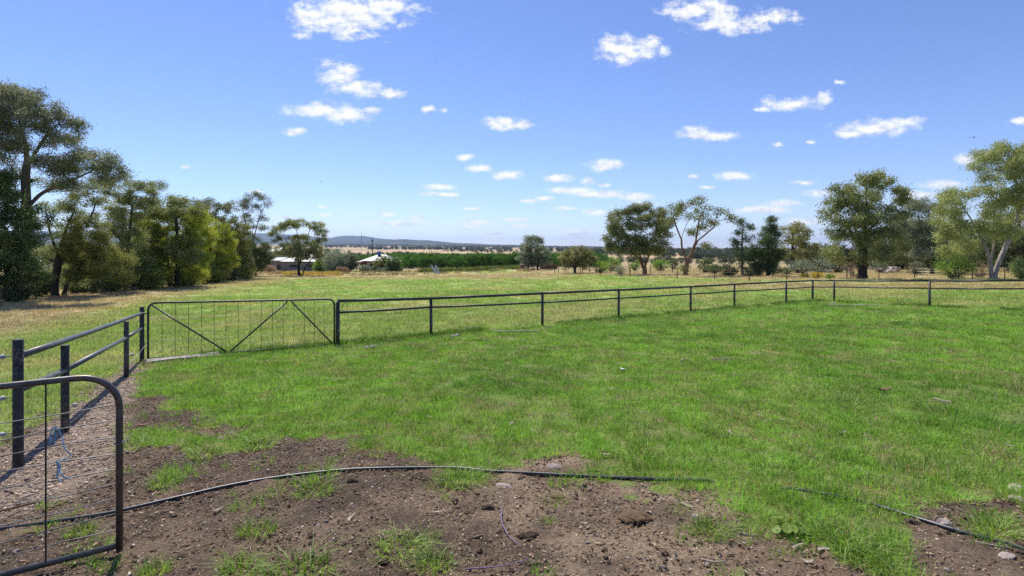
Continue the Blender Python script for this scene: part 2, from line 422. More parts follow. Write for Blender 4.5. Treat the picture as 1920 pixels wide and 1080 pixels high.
M = {}
M['ground'] = mat_ground()
M['grass'] = mat_grass('grass')
M['litter'] = mat_inst('litter')
M['pipe_steel'] = mat_steel('dark_painted_steel', (.018, .019, .020), (.060, .060, .058), (.11, .08, .055), .42, .5, .2)
M['rail_steel'] = mat_steel('sky_sheen_rail', (.055, .062, .066), (.12, .13, .135), (.10, .07, .05), .42, .5, .2)  # dark rail steel with the grey-blue sky reflection put into its colour
M['post_steel'] = mat_steel('weathered_dark_post', (.018, .018, .018), (.058, .056, .053), (.13, .11, .09), .6, .35, .0)
M['gate_pipe'] = mat_steel('worn_gate_pipe', (.05, .048, .045), (.13, .125, .118), (.15, .10, .065), .36, .5, .4)
M['wire'] = mat_simple('galvanised_wire', (.10, .10, .10), (.2, .2, .2), 40, .4, .5, .7, 0)
M['darkwire'] = mat_simple('dark_wire', (.02, .02, .018), (.05, .05, .045), 40, .5, .4, .3, 0)
M['poly'] = mat_simple('black_polythene', (.018, .019, .022), (.045, .047, .052), 30, .38, .5, 0, .1, .002)
M['insul'] = mat_simple('grey_insulator', (.25, .27, .3), (.42, .44, .46), 30, .4, .5, 0, .1, .002)
M['board'] = mat_simple('weathered_board', (.24, .20, .17), (.46, .41, .37), 6, .9, .15, 0, .6, .01, 8, (1, 14, 8))
M['blue_twine'] = mat_simple('blue_twine', (.11, .28, .40), (.24, .44, .54), 60, .6, .3, 0, 0)
M['purple_twine'] = mat_simple('purple_twine', (.11, .075, .14), (.22, .165, .25), 60, .6, .3, 0, 0)
M['dung'] = mat_simple('dried_dung', (.09, .06, .035), (.19, .125, .075), 28, .95, .1, 0, .9, .012)
M['clod'] = mat_simple('soil_clod', (.045, .03, .022), (.10, .068, .045), 28, .95, .1, 0, .9, .012)
M['stone'] = mat_simple('pale_stone', (.24, .185, .16), (.42, .35, .31), 14, .85, .25, 0, .5, .01)
M['whitestuff'] = mat_simple('white_scrap', (.62, .64, .66), (.8, .8, .8), 20, .6, .3, 0, .2, .004)
M['bark'] = mat_simple('brown_bark', (.10, .055, .035), (.21, .13, .085), 12, .9, .15, 0, .6, .01, 6, (1, 6, 6))
M['stick'] = mat_simple('grey_stick', (.20, .16, .13), (.42, .36, .30), 18, .9, .15, 0, .5, .006)
M['trunk_dark'] = mat_simple('dark_bark', (.022, .018, .015), (.065, .052, .043), 9, .95, .12, 0, .9, .04, 6, (4, 4, .7))
M['trunk_grey'] = mat_simple('grey_bark', (.09, .075, .06), (.20, .17, .14), 5, .9, .15, 0, .6, .03, 6, (4, 4, .7))
M['trunk_rust'] = mat_simple('rusty_bark', (.13, .06, .035), (.32, .19, .12), 3, .9, .15, 0, .6, .03, 6, (3, 3, .5))
M['trunk_white'] = mat_simple('pale_gum_bark', (.18, .145, .12), (.52, .47, .42), 1.6, .8, .2, 0, .3, .03, 6, (2, 2, .6))
M['iron'] = mat_simple('pale_corrugated_iron', (.23, .24, .255), (.32, .335, .35), 3, .45, .5, .2, 0)
M['render_wall'] = mat_simple('grey_wall', (.22, .20, .19), (.30, .28, .265), 1.4, .9, .2, 0, .2, .01)
M['cream_wall'] = mat_simple('cream_wall', (.36, .31, .25), (.46, .41, .34), 1.4, .9, .2, 0, .2, .01)
M['tan_roof'] = mat_simple('tan_verandah_roof', (.40, .30, .20), (.50, .39, .27), 3, .7, .3, 0, 0)
M['brick'] = mat_simple('brown_brick', (.16, .085, .05), (.24, .13, .08), 4, .9, .2, 0, .2, .01)
M['glass'] = mat_simple('dark_glass', (.012, .014, .018), (.03, .034, .04), 2, .08, .6, 0, 0)
M['blue_plastic'] = mat_simple('blue_plastic', (.06, .20, .52), (.10, .28, .62), 5, .5, .4, 0, 0)
M['pole_wood'] = mat_simple('pole_timber', (.05, .04, .033), (.12, .10, .085), 6, .9, .15, 0, .3, .01, 5, (6, 6, .6))
M['hill'] = None

L_ = {
 'gum_dark':  mat_leaf('gum_leaf_dark', (.100,.118,.068),(.270,.285,.165),.38,.5,.22),
 'gum_olive': mat_leaf('gum_leaf_olive', (.130,.160,.060),(.340,.355,.150),.40,.5,.22),
 'gum_yellow':mat_leaf('gum_leaf_yellow', (.145,.180,.062),(.390,.410,.165),.42,.5,.22),
 'wattle':    mat_leaf('wattle_leaf', (.165,.205,.034),(.430,.440,.095),.46,.5,.22),
 'wattle2':   mat_leaf('wattle_leaf_dull', (.145,.165,.045),(.350,.350,.110),.42,.5,.22),
 'glossy':    mat_leaf('glossy_leaf', (.070,.108,.040),(.225,.300,.095),.38,.38,.35),
 'dark':      mat_leaf('dark_leaf', (.062,.084,.034),(.155,.185,.070),.36,.5,.2),
 'casuarina': mat_leaf('casuarina_needle', (.065,.100,.042),(.165,.215,.085),.36,.6,.2),
 'greygreen': mat_leaf('grey_green_leaf', (.130,.160,.100),(.290,.325,.215),.38,.55,.25),
 'olive_r':   mat_leaf('olive_brown_leaf', (.130,.135,.050),(.290,.285,.120),.38,.5,.2),
 'bright':    mat_leaf('bright_leaf', (.120,.200,.036),(.260,.370,.080),.42,.5,.25),
 'citrus':    mat_leaf('citrus_leaf', (.034,.090,.016),(.105,.205,.036),.33,.6,.12),
 'dry':       mat_leaf('dry_leaf', (0.260, 0.169, 0.111), (0.468, 0.325, 0.221), .2, .7, .15),
 'reed':      mat_leaf('reed_leaf', (0.111, 0.156, 0.033), (0.247, 0.286, 0.078), .3, .5, .25),
 'yellowweed':mat_leaf('yellow_weed', (0.390, 0.312, 0.052), (0.676, 0.520, 0.078), .3, .6, .2),
 'far':       mat_leaf('far_leaf', (0.039, 0.058, 0.029), (0.098, 0.117, 0.058), .15, .6, .2),
}

# ------------------------------------------------------------------ object helpers
def link(o, parent=None):
    COL.objects.link(o)
    if parent is not None: o.parent = parent
    return o
def tag(o, label=None, cat=None, group=None, kind=None):
    if label: o['label'] = label
    if cat: o['category'] = cat
    if group: o['group'] = group
    if kind: o['kind'] = kind
    return o
def empty(name, loc):
    o = bpy.data.objects.new(name, None); o.location = loc; o.empty_display_size = .2
    return link(o)
def mesh_np(name, verts, faces, mats=(), tint=None, smooth=False, fmat=None, col=None):
    """mesh from numpy arrays; faces is (n,3) or (n,4)"""
    verts = np.asarray(verts, np.float32); faces = np.asarray(faces, np.int32)
    me = bpy.data.meshes.new(name)
    k = faces.shape[1]
    me.vertices.add(len(verts)); me.vertices.foreach_set('co', verts.ravel())
    me.loops.add(faces.size); me.loops.foreach_set('vertex_index', faces.ravel())
    me.polygons.add(len(faces))
    me.polygons.foreach_set('loop_start', np.arange(0, faces.size, k, dtype=np.int32))
    me.polygons.foreach_set('loop_total', np.full(len(faces), k, np.int32))
    if smooth: me.polygons.foreach_set('use_smooth', np.ones(len(faces), bool))
    for m in mats: me.materials.append(m)
    if fmat is not None: me.polygons.foreach_set('material_index', np.asarray(fmat, np.int32))
    if tint is not None:
        a = me.attributes.new('tint', 'FLOAT', 'POINT'); a.data.foreach_set('value', np.asarray(tint, np.float32))
    if col is not None:
        a = me.attributes.new('col', 'FLOAT_COLOR', 'POINT')
        a.data.foreach_set('color', np.c_[col, np.ones(len(col))].astype(np.float32).ravel())
    me.update(calc_edges=True)
    return me
def obj(name, me, parent=None, loc=None):
    o = bpy.data.objects.new(name, me)
    if loc is not None: o.location = loc
    return link(o, parent)

class MB:
    """collects simple solids into one mesh"""
    def __init__(self): self.v = []; self.f = []
    def add(self, vs, fs):
        b = len(self.v); self.v += [tuple(p) for p in vs]; self.f += [tuple(i + b for i in f) for f in fs]; return self
    def tube(self, pts, r, n=8, cap=True):
        pts = [Vector(p) for p in pts]
        rs = r if isinstance(r, (list, tuple)) else [r] * len(pts)
        up = Vector((0, 0, 1)); t0 = (pts[1] - pts[0]).normalized()
        if abs(t0.dot(up)) > .95: up = Vector((1, 0, 0))
        nrm = (up - t0 * up.dot(t0)).normalized()
        b = len(self.v)
        for i, p in enumerate(pts):
            t = (pts[min(i + 1, len(pts) - 1)] - pts[max(i - 1, 0)]).normalized()
            nrm = (nrm - t * nrm.dot(t)).normalized(); bi = t.cross(nrm)
            for k in range(n):
                a = 2 * math.pi * k / n
                self.v.append(tuple(p + (nrm * math.cos(a) + bi * math.sin(a)) * rs[i]))
        for i in range(len(pts) - 1):
            for k in range(n):
                k2 = (k + 1) % n
                self.f.append((b + i * n + k, b + i * n + k2, b + (i + 1) * n + k2, b + (i + 1) * n + k))
        if cap:
            self.f.append(tuple(b + k for k in reversed(range(n))))
            self.f.append(tuple(b + (len(pts) - 1) * n + k for k in range(n)))
        return self
    def box(self, x0, x1, y0, y1, z0, z1):
        return self.add([(x0,y0,z0),(x1,y0,z0),(x1,y1,z0),(x0,y1,z0),(x0,y0,z1),(x1,y0,z1),(x1,y1,z1),(x0,y1,z1)],
                        [(3,2,1,0),(4,5,6,7),(0,1,5,4),(1,2,6,5),(2,3,7,6),(3,0,4,7)])
    def mesh(self, name, mat, smooth=False):
        me = bpy.data.meshes.new(name); me.from_pydata(self.v, [], self.f); me.materials.append(mat)
        if smooth:
            for p in me.polygons: p.use_smooth = len(p.vertices) == 4
        me.update(); return me
    def build(self, name, mat, parent=None, loc=None, smooth=False):
        return obj(name, self.mesh(name, mat, smooth), parent, loc)
def smooth_path(pts, n=8):
    """Catmull-Rom through the points"""
    pts = [Vector(p) for p in pts]; q = [pts[0]] + pts + [pts[-1]]; out = []
    for i in range(1, len(q) - 2):
        for k in range(n):
            t = k / n; a, b, c, d = q[i - 1], q[i], q[i + 1], q[i + 2]
            out.append(.5 * ((2 * b) + (c - a) * t + (2 * a - 5 * b + 4 * c - d) * t * t + (3 * b - a - 3 * c + d) * t ** 3))
    return out + [pts[-1]]
def lump(rx, ry, rz, seed, sub=2, rough=.25, flat=0.):
    """irregular stone or clod, base near z = 0"""
    bm = bmesh.new(); bmesh.ops.create_icosphere(bm, subdivisions=sub, radius=1)
    r = np.random.default_rng(seed); o = r.uniform(0, 50, 3)
    for v in bm.verts:
        p = v.co; k = 1 + rough * 2 * (float(fbm(np.array(p.x * 1.6 + o[0] + p.z), np.array(p.y * 1.6 + o[1] - p.z * .7), 3, seed)) - .5)
        v.co = Vector((p.x * k * rx, p.y * k * ry, max(p.z * k, -.35 - flat * 0) * rz))
    vs = [tuple(v.co) for v in bm.verts]; fs = [tuple(v.index for v in f.verts) for f in bm.faces]
    bm.free(); m = MB(); m.add(vs, fs); return m

# ------------------------------------------------------------------ ground sheet
def build_ground():
    th = np.radians(np.concatenate([np.arange(-57, 57, .3), np.arange(57, 303, 3.0)]))
    r = [0.0 + .4]
    while r[-1] < 16000:
        q = r[-1]
        r.append(q + (.2 if q < 2.6 else .05 if q < 7 else max(.05, q * .0125) if q < 40 else q * .03))
    r = np.array(r)
    R, T = np.meshgrid(r, th, indexing='ij')
    X = R * np.sin(T); Y = R * np.cos(T)
    Z = tz(X, Y)
    dirt, mulch, lawn, px, py = masks(X, Y, Z)
    Z = Z + dirt * (.045 * (fbm(X * 6, Y * 6, 4, 71) - .5) + .02 * (fbm(X * 17, Y * 17, 2, 73) - .5))
    col = ground_color(X, Y, Z)
    nr, nt = R.shape
    verts = np.c_[X.ravel(), Y.ravel(), Z.ravel()]
    i, j = np.meshgrid(np.arange(nr - 1), np.arange(nt), indexing='ij'); j2 = (j + 1) % nt
    faces = np.c_[(i * nt + j).ravel(), (i * nt + j2).ravel(), ((i + 1) * nt + j2).ravel(), ((i + 1) * nt + j).ravel()][:, ::-1]
    # centre cap
    verts = np.r_[verts, [[0, 0, tzf(0, 0)]]]; c = np.r_[col.reshape(-1, 3), [[.1, .07, .05]]]
    ci = len(verts) - 1
    me = mesh_np('ground', verts, faces, [M['ground']], smooth=True, col=c, tint=np.r_[np.maximum(dirt, .75 * (Y < 25)).ravel(), [1.]])
    o = obj('ground', me); tag(o, 'lawn, bare soil, dry paddock and plain', kind='structure')
    cap = mesh_np('ground_under_camera', np.r_[verts[:nt], [verts[ci]]], np.c_[np.arange(nt), np.full(nt, nt), (np.arange(nt) + 1) % nt], [M['ground']], col=np.r_[c[:nt], [c[ci]]], tint=np.ones(nt + 1))
    bm = bmesh.new(); bm.from_mesh(me)
    bm.from_mesh(cap); bmesh.ops.remove_doubles(bm, verts=[v for v in bm.verts if v.co.xy.length < .45], dist=1e-4)
    bm.to_mesh(me); bm.free(); bpy.data.meshes.remove(cap)
build_ground()

def build_hills():
    m, nt, N, L = new_mat('wooded_hill')
    o, b = out_bsdf(N, L, .95, .1)
    geo = N('ShaderNodeNewGeometry')
    n1 = noise(N, L, .012, 5, .7, geo.outputs['Position']); n2 = noise(N, L, .0016, 3, .6, geo.outputs['Position'])
    r1 = ramp(N, L, n1.outputs['Fac'], [(.35, (.030, .040, .022)), (.7, (.075, .085, .045))])
    at = N('ShaderNodeAttribute'); at.attribute_name = 'tint'
    ad = N('ShaderNodeMath'); ad.operation = 'MULTIPLY_ADD'; L(n2.outputs['Fac'], ad.inputs[0]); ad.inputs[1].default_value = 1.1; L(at.outputs['Fac'], ad.inputs[2])
    r2 = ramp(N, L, ad.outputs[0], [(.34, (0, 0, 0)), (.46, (1, 1, 1))])
    mx = N('ShaderNodeMix'); mx.data_type = 'RGBA'; L(r2.outputs[0], mx.inputs['Factor']); mx.inputs['A'].default_value = (.42, .32, .19, 1); L(r1.outputs[0], mx.inputs['B'])
    L(mx.outputs['Result'], b.inputs['Base Color'])
    bump(N, L, n1.outputs['Fac'], 1.0, 14, b)
    M['hill'] = m
    def ridge(name, D, prof, label, depth, base_drop):
        xs = np.arange(-900, 2800, 6.0)
        pk = np.interp(xs, [p[0] for p in prof], [p[1] for p in prof])
        pk = pk - .9 * (fbm(xs * .05, xs * 0, 3, 81) - .5) - .5 * (fbm(xs * .25, xs * 0, 2, 83) - .5)
        rows = 14; V = []; T = []
        for k in range(rows):
            t = k / (rows - 1)
            Dk = D - depth * (1 - t) if t < 1 else D
            top = CAMZ + (HY - pk) / F * D
            g = tz((xs - 960) / F * Dk, np.full(xs.shape, Dk)) - base_drop
            s = t ** 1.35
            z = g * (1 - s) + np.maximum(top, g) * s + (6 * (fbm(xs * .03 + k * 3.1, xs * 0 + k * 1.7, 3, 85) - .5)) * (0 < k < rows - 1)
            V.append(np.c_[(xs - 960) / F * Dk, np.full(xs.shape, Dk), z]); T.append(np.full(xs.shape, t * .9 - .35))
        # far slope
        V.append(np.c_[(xs - 960) / F * (D + depth), np.full(xs.shape, D + depth), np.full(xs.shape, -60.)]); T.append(np.full(xs.shape, .5))
        n = len(xs); V = np.concatenate(V); T = np.concatenate(T)
        i, j = np.meshgrid(np.arange(rows), np.arange(n - 1), indexing='ij')
        f = np.c_[(i * n + j).ravel(), (i * n + j + 1).ravel(), ((i + 1) * n + j + 1).ravel(), ((i + 1) * n + j).ravel()]
        o = obj(name, mesh_np(name, V, f, [m], tint=T, smooth=True)); tag(o, label, kind='structure')
    ridge('hills', 9000, [(-900,434),(0,433),(150,433),(300,434),(480,437),(560,440),(600,445),(618,447),(632,443.5),(648,441.5),(680,442.3),(720,448),(740,449.5),(780,450),(900,466),(2800,470)],
          'blue flat topped hill on the horizon', 2200, 8)
    ridge('hills', 6600, [(-900,452),(480,452),(620,453),(700,451),(752,448.5),(800,450.5),(850,455),(930,458.5),(1000,459.5),(1080,462.5),(1140,465.2),(1300,466.5),(1500,465),(2800,462)],
          'long low wooded ridge below the hill', 1500, 6)
build_hills()

# ------------------------------------------------------------------ instancing for uncountable stuff
def scatter(name, pts, rot, scl, col, variants, label, cat, kind='stuff'):
    """one object whose points each carry one of the small meshes"""
    n = len(pts)
    me = bpy.data.meshes.new(name)
    me.vertices.add(n); me.vertices.foreach_set('co', np.asarray(pts, np.float32).ravel())
    a = me.attributes.new('rot', 'FLOAT_VECTOR', 'POINT'); a.data.foreach_set('vector', np.asarray(rot, np.float32).ravel())
    a = me.attributes.new('scl', 'FLOAT_VECTOR', 'POINT'); a.data.foreach_set('vector', np.asarray(scl, np.float32).ravel())
    a = me.attributes.new('idx', 'INT', 'POINT'); a.data.foreach_set('value', rng.integers(0, len(variants), n).astype(np.int32))
    a = me.attributes.new('col', 'FLOAT_COLOR', 'POINT'); a.data.foreach_set('color', np.c_[col, np.ones(n)].astype(np.float32).ravel())
    me.update()
    o = obj(name, me); tag(o, label, cat, kind=kind)
    col_ = bpy.data.collections.new(name + '_pieces')
    for k, vm in enumerate(variants):
        col_.objects.link(bpy.data.objects.new(name + '_piece', vm))
    g = bpy.data.node_groups.new(name, 'GeometryNodeTree')
    g.interface.new_socket('Geometry', in_out='INPUT', socket_type='NodeSocketGeometry')
    g.interface.new_socket('Geometry', in_out='OUTPUT', socket_type='NodeSocketGeometry')
    N, L = g.nodes.new, g.links.new
    gi = N('NodeGroupInput'); go = N('NodeGroupOutput')
    ci = N('GeometryNodeCollectionInfo'); ci.inputs['Collection'].default_value = col_; ci.inputs['Separate Children'].default_value = True; ci.inputs['Reset Children'].default_value = True
    ip = N('GeometryNodeInstanceOnPoints'); ip.inputs['Pick Instance'].default_value = True
    def na(nm, t):
        q = N('GeometryNodeInputNamedAttribute'); q.data_type = t; q.inputs['Name'].default_value = nm; return q.outputs['Attribute']
    L(gi.outputs[0], ip.inputs['Points']); L(ci.outputs[0], ip.inputs['Instance'])
    L(na('idx', 'INT'), ip.inputs['Instance Index'])
    er = N('FunctionNodeEulerToRotation'); L(na('rot', 'FLOAT_VECTOR'), er.inputs[0]); L(er.outputs[0], ip.inputs['Rotation'])
    L(na('scl', 'FLOAT_VECTOR'), ip.inputs['Scale'])
    L(ip.outputs[0], go.inputs[0])
    md = o.modifiers.new('scatter', 'NODES'); md.node_group = g
    return o

def tuft_mesh(name, blades, radius, hmin, hmax, width, lean, seed, mat, curl=.5):
    r = np.random.default_rng(seed)
    V = []; Fc = []; T = []
    for i in range(blades):
        a = r.uniform(0, 2 * math.pi); d = radius * math.sqrt(r.uniform(0, 1))
        bx, by = d * math.cos(a), d * math.sin(a)
        h = r.uniform(hmin, hmax); la = a + r.normal(0, .9); ln = h * r.uniform(.1, lean)
        dx, dy = math.cos(la), math.sin(la); wx, wy = -dy * width / 2, dx * width / 2
        f = r.uniform(0, 2 * math.pi); wx, wy = math.cos(f) * width / 2, math.sin(f) * width / 2
        m1 = (bx + dx * ln * .35, by + dy * ln * .35, h * .6)
        tp = (bx + dx * ln * (1 + curl), by + dy * ln * (1 + curl), h * (1 - .25 * curl * ln / h))
        b = len(V)
        V += [(bx - wx, by - wy, -.01), (bx + wx, by + wy, -.01), (m1[0] + wx * .8, m1[1] + wy * .8, m1[2]), (m1[0] - wx * .8, m1[1] - wy * .8, m1[2]), tp]
        Fc += [(b, b + 1, b + 2), (b, b + 2, b + 3), (b + 3, b + 2, b + 4)]
        T += [r.uniform(0, 1)] * 5
    return mesh_np(name, np.array(V), np.array(Fc), [mat], tint=T)

def in_view(x, y, margin=.08):
    return (y > 1.8) & (np.abs(x) < y * (1.0 + margin) + .6)

def build_grass():
    G1 = [tuft_mesh('lawn_tuft', 60, .13, .018, .055, .0042, 1.3, 100 + k, M['grass']) for k in range(5)]
    G2 = [tuft_mesh('coarse_tuft', 42, .11, .05, .13, .0055, 1.1, 120 + k, M['grass']) for k in range(4)]
    G3 = [tuft_mesh('paddock_tuft', 44, .24, .03, .10, .011, 1.1, 140 + k, M['grass']) for k in range(5)]
    # mown yard
    P_, S_, C_ = [], [], []
    for (y0, y1, dens, sc) in [(2.4, 6.5, 120, .95), (6.5, 10, 85, 1.05), (10, 16, 50, 1.3), (16, 28, 26, 1.8)]:
        w = y1 * 1.06 + .6; n = int(dens * (y1 - y0) * 2 * w)
        x = rng.uniform(-w, w, n); y = rng.uniform(y0, y1, n)
        k = in_view(x, y); x, y = x[k], y[k]
        z = tz(x, y)
        c, dirt, mulch, lawn, dry = ground_color(x, y, z, True)
        keep = (rng.uniform(0, 1, len(x)) > np.maximum(dirt * 1.25, mulch * 1.2)) & (rng.uniform(0, 1, len(x)) < .03 + lawn)
        bare = fbm(x * 1.9 + 3, y * 1.9, 3, 91)
        keep &= rng.uniform(0, 1, len(x)) > sstep(.66, .77, bare) * .85
        # thin growth towards the soil
        x, y, z, c, dirt = x[keep], y[keep], z[keep], c[keep], dirt[keep]
        s = sc * rng.uniform(.75, 1.25, len(x)) * (1 - .35 * dirt)
        hs = s * (.75 + .7 * fbm(x * .8, y * .8, 3, 95)) * rng.uniform(.8, 1.2, len(x))
        straw = (rng.uniform(0, 1, len(x)) < .06 + .20 * sstep(.5, .7, fbm(x * 1.1 + 8, y * 1.1, 4, 99)))[:, None]
        c = np.where(straw, C(.44, .37, .19) * rng.uniform(.7, 1.1, (len(x), 1)), c * rng.uniform(.5, 1.5, (len(x), 1)))
        P_.append(np.c_[x, y, z]); S_.append(np.c_[s, s, hs / max(1, sc * .72)]); C_.append(c)
    p = np.concatenate(P_); s = np.concatenate(S_); c = np.concatenate(C_); n = len(p)
    scatter('lawn_grass', p, np.c_[rng.normal(0, .12, n), rng.normal(0, .12, n), rng.uniform(0, 6.28, n)], s, c, G1, 'short bright green lawn grass inside the rails', 'grass')
    # longer, ragged grass along the soil edge and fence foot
    n = 9000; x = rng.uniform(-8, 8, n); y = rng.uniform(2.4, 9, n); k = in_view(x, y); x, y = x[k], y[k]
    z = tz(x, y); c, dirt, mulch, lawn, dry = ground_color(x, y, z, True)
    k = (dirt > .03) & (mulch < .5) & (rng.uniform(0, 1, len(x)) < np.where(dirt < .85, .85, .03 + .30 * sstep(.55, .72, fbm(x * 1.6, y * 1.6, 3, 101))))
    x, y, z, c = x[k], y[k], z[k], c[k]; n = len(x)
    s = rng.uniform(.35, .95, n)
    scatter('edge_grass', np.c_[x, y, z], np.c_[rng.normal(0, .2, n), rng.normal(0, .2, n), rng.uniform(0, 6.28, n)], np.c_[s, s, s * rng.uniform(.7, 1.1, n)],
            c * rng.uniform(.8, 1.2, (n, 1)), G2, 'ragged longer grass creeping over the bare soil', 'grass')
    # unmown strip below the rails, its dark tone painted to thicken their shadow line
    P2 = []
    for a, b, m_ in [((GATE_R.x, GATE_R.y), (CORNER.x, CORNER.y), 1500), ((CORNER.x, CORNER.y), (CORNER.x + RDIR.x * 1.8, CORNER.y + RDIR.y * 1.8), 420), ((LF[3].x + .9, LF[3].y + .35), (GATE_R.x, GATE_R.y), 180)]:
        t = rng.uniform(0, 1, m_); off = rng.normal(-.05, .10, m_); d = np.array(b) - np.array(a); d /= np.linalg.norm(d)
        P2.append(np.c_[a[0] + (b[0] - a[0]) * t + d[1] * off, a[1] + (b[1] - a[1]) * t - d[0] * off])
    P2 = np.concatenate(P2); P2 = P2[fbm(P2[:, 0] * .9, P2[:, 1] * .9, 3, 111) > .42]; n = len(P2)
    s = rng.uniform(.7, 1.5, n)
    scatter('fence_line_grass', np.c_[P2, tz(P2[:, 0], P2[:, 1])], np.c_[rng.normal(0, .2, n), rng.normal(0, .2, n), rng.uniform(0, 6.28, n)], np.c_[s, s, s * rng.uniform(.7, 1.2, n)],
            C(.12, .23, .03) * rng.uniform(.6, 1.3, (n, 1)), G2, 'longer grass left standing below the front rails, darkened to carry their shadow line', 'grass')
    # paddock
    P_, S_, C_ = [], [], []
    for (y0, y1, dens, sc) in [(3.5, 12, 26, .8), (12, 22, 14, 1.1), (22, 42, 6, 1.6), (42, 85, 2.2, 2.5), (85, 125, .8, 3.6)]:
        w = y1 * 1.06 + 1; n = int(dens * (y1 - y0) * 2 * w)
        x = rng.uniform(-w, w, n); y = rng.uniform(y0, y1, n)
        k = in_view(x, y); x, y = x[k], y[k]
        z = tz(x, y); c, dirt, mulch, lawn, dry = ground_color(x, y, z, True)
        d = np.sqrt(((x - POND[0]) / POND[2]) ** 2 + ((y - POND[1]) / POND[3]) ** 2)
        keep = (rng.uniform(0, 1, len(x)) > lawn * 1.1) & (rng.uniform(0, 1, len(x)) > np.maximum(dirt, mulch)) & (rng.uniform(0, 1, len(x)) > dry * .35) & (d > 1)
        x, y, z, c = x[keep], y[keep], z[keep], c[keep]
        s = sc * rng.uniform(.7, 1.3, len(x)); hs = s / max(1, sc * .62) * (.55 + .9 * fbm(x * .5, y * .5, 3, 97))
        P_.append(np.c_[x, y, z]); S_.append(np.c_[s, s, hs]); C_.append(c * rng.uniform(.78, 1.25, (len(x), 1)))
    p = np.concatenate(P_); s = np.concatenate(S_); c = np.concatenate(C_); n = len(p)
    scatter('paddock_grass', p, np.c_[rng.normal(0, .1, n), rng.normal(0, .1, n), rng.uniform(0, 6.28, n)], s, c, G3, 'patchy green and straw coloured paddock grass beyond the rails', 'grass')
    return G1, G2
build_grass()

def build_litter():
    def chip(seed, l, w):
        r = np.random.default_rng(seed); n = 6
        a = np.sort(r.uniform(0, 6.28, n)); q = [(math.cos(t) * l * r.uniform(.6, 1), math.sin(t) * w * r.uniform(.6, 1)) for t in a]
        t = .0025; V = [(x, y, t + abs(x) * .12) for x, y in q] + [(x, y, abs(x) * .12 - t) for x, y in q]
        Fc = [(0, i, i + 1) for i in range(1, n - 1)] + [(n, n + i + 1, n + i) for i in range(1, n - 1)]
        for i in range(n):
            j = (i + 1) % n; Fc += [(i, n + i, n + j), (i, n + j, j)]
        return mesh_np('chip', np.array(V), np.array(Fc), [M['litter']])
    chips = [chip(200 + k, l, w) for k, (l, w) in enumerate([(.016, .005), (.012, .007), (.022, .004), (.009, .006), (.03, .0028), (.014, .009)])]
    n = 200000; x = rng.uniform(-8.6, 8, n); y = rng.uniform(2.0, 11.6, n); k = in_view(x, y, .05); x, y = x[k], y[k]
    z = tz(x, y); dirt, mulch, lawn, px, py = masks(x, y, z)
    w = np.maximum(dirt * np.where(y < 5, 1.25, .6) * (.5 + fbm(x * 1.4, y * 1.4, 3, 301)), mulch * 2.5)
    k = rng.uniform(0, 1, len(x)) < w
    x, y, z, mulch = x[k], y[k], z[k], mulch[k]; n = len(x)
    t = rng.uniform(0, 1, n)[:, None]
    c = np.where(t < .62, C(.26, .17, .105) * rng.uniform(.5, 1.2, (n, 1)), np.where(t < .93, C(.46, .34, .22) * rng.uniform(.7, 1.1, (n, 1)), C(.52, .45, .38)))
    c = np.where((mulch > .4)[:, None], C(.50, .385, .30) * rng.uniform(.4, 1.25, (n, 1)), c)
    s = rng.lognormal(-.3, .35, n) * (1 + mulch * .5)
    scatter('bark_litter', np.c_[x, y, z + .006], np.c_[rng.normal(0, .3, n), rng.normal(0, .3, n), rng.uniform(0, 6.28, n)], np.c_[s, s, s], c, chips, 'bark chips, straw bits and leaf litter over the soil', 'litter')
    crumbs = []
    for k in range(4):
        m = lump(.013, .012, .009, 400 + k, 1, .45); me = m.mesh('crumb', M['litter']); crumbs.append(me)
    n = 24000; x = rng.uniform(-8, 8, n); y = rng.uniform(2.0, 7.5, n); k = in_view(x, y, .05); x, y = x[k], y[k]
    z = tz(x, y); dirt, mulch, lawn, px, py = masks(x, y, z)
    k = rng.uniform(0, 1, len(x)) < dirt * .75 * (1 - mulch) * (.35 + fbm(x * 2.3, y * 2.3, 3, 305)); x, y, z = x[k], y[k], z[k]; n = len(x)
    s = rng.lognormal(-.45, .5, n)
    c = np.where(rng.uniform(0, 1, n)[:, None] < .9, C(.085, .058, .04) * rng.uniform(.6, 1.5, (n, 1)), C(.26, .22, .19) * rng.uniform(.7, 1.1, (n, 1)))
    scatter('soil_crumbs', np.c_[x, y, z], np.c_[rng.normal(0, .4, n), rng.normal(0, .4, n), rng.uniform(0, 6.28, n)], np.c_[s, s, s], c, crumbs, 'loose dark crumbs of soil on the bare ground', 'soil')
build_litter()
#OBJECTS_BEGIN
# ------------------------------------------------------------------ rails, gates and yard things
def gz(p, d=0.): return Vector((p[0], p[1], tzf(p[0], p[1]) + d))

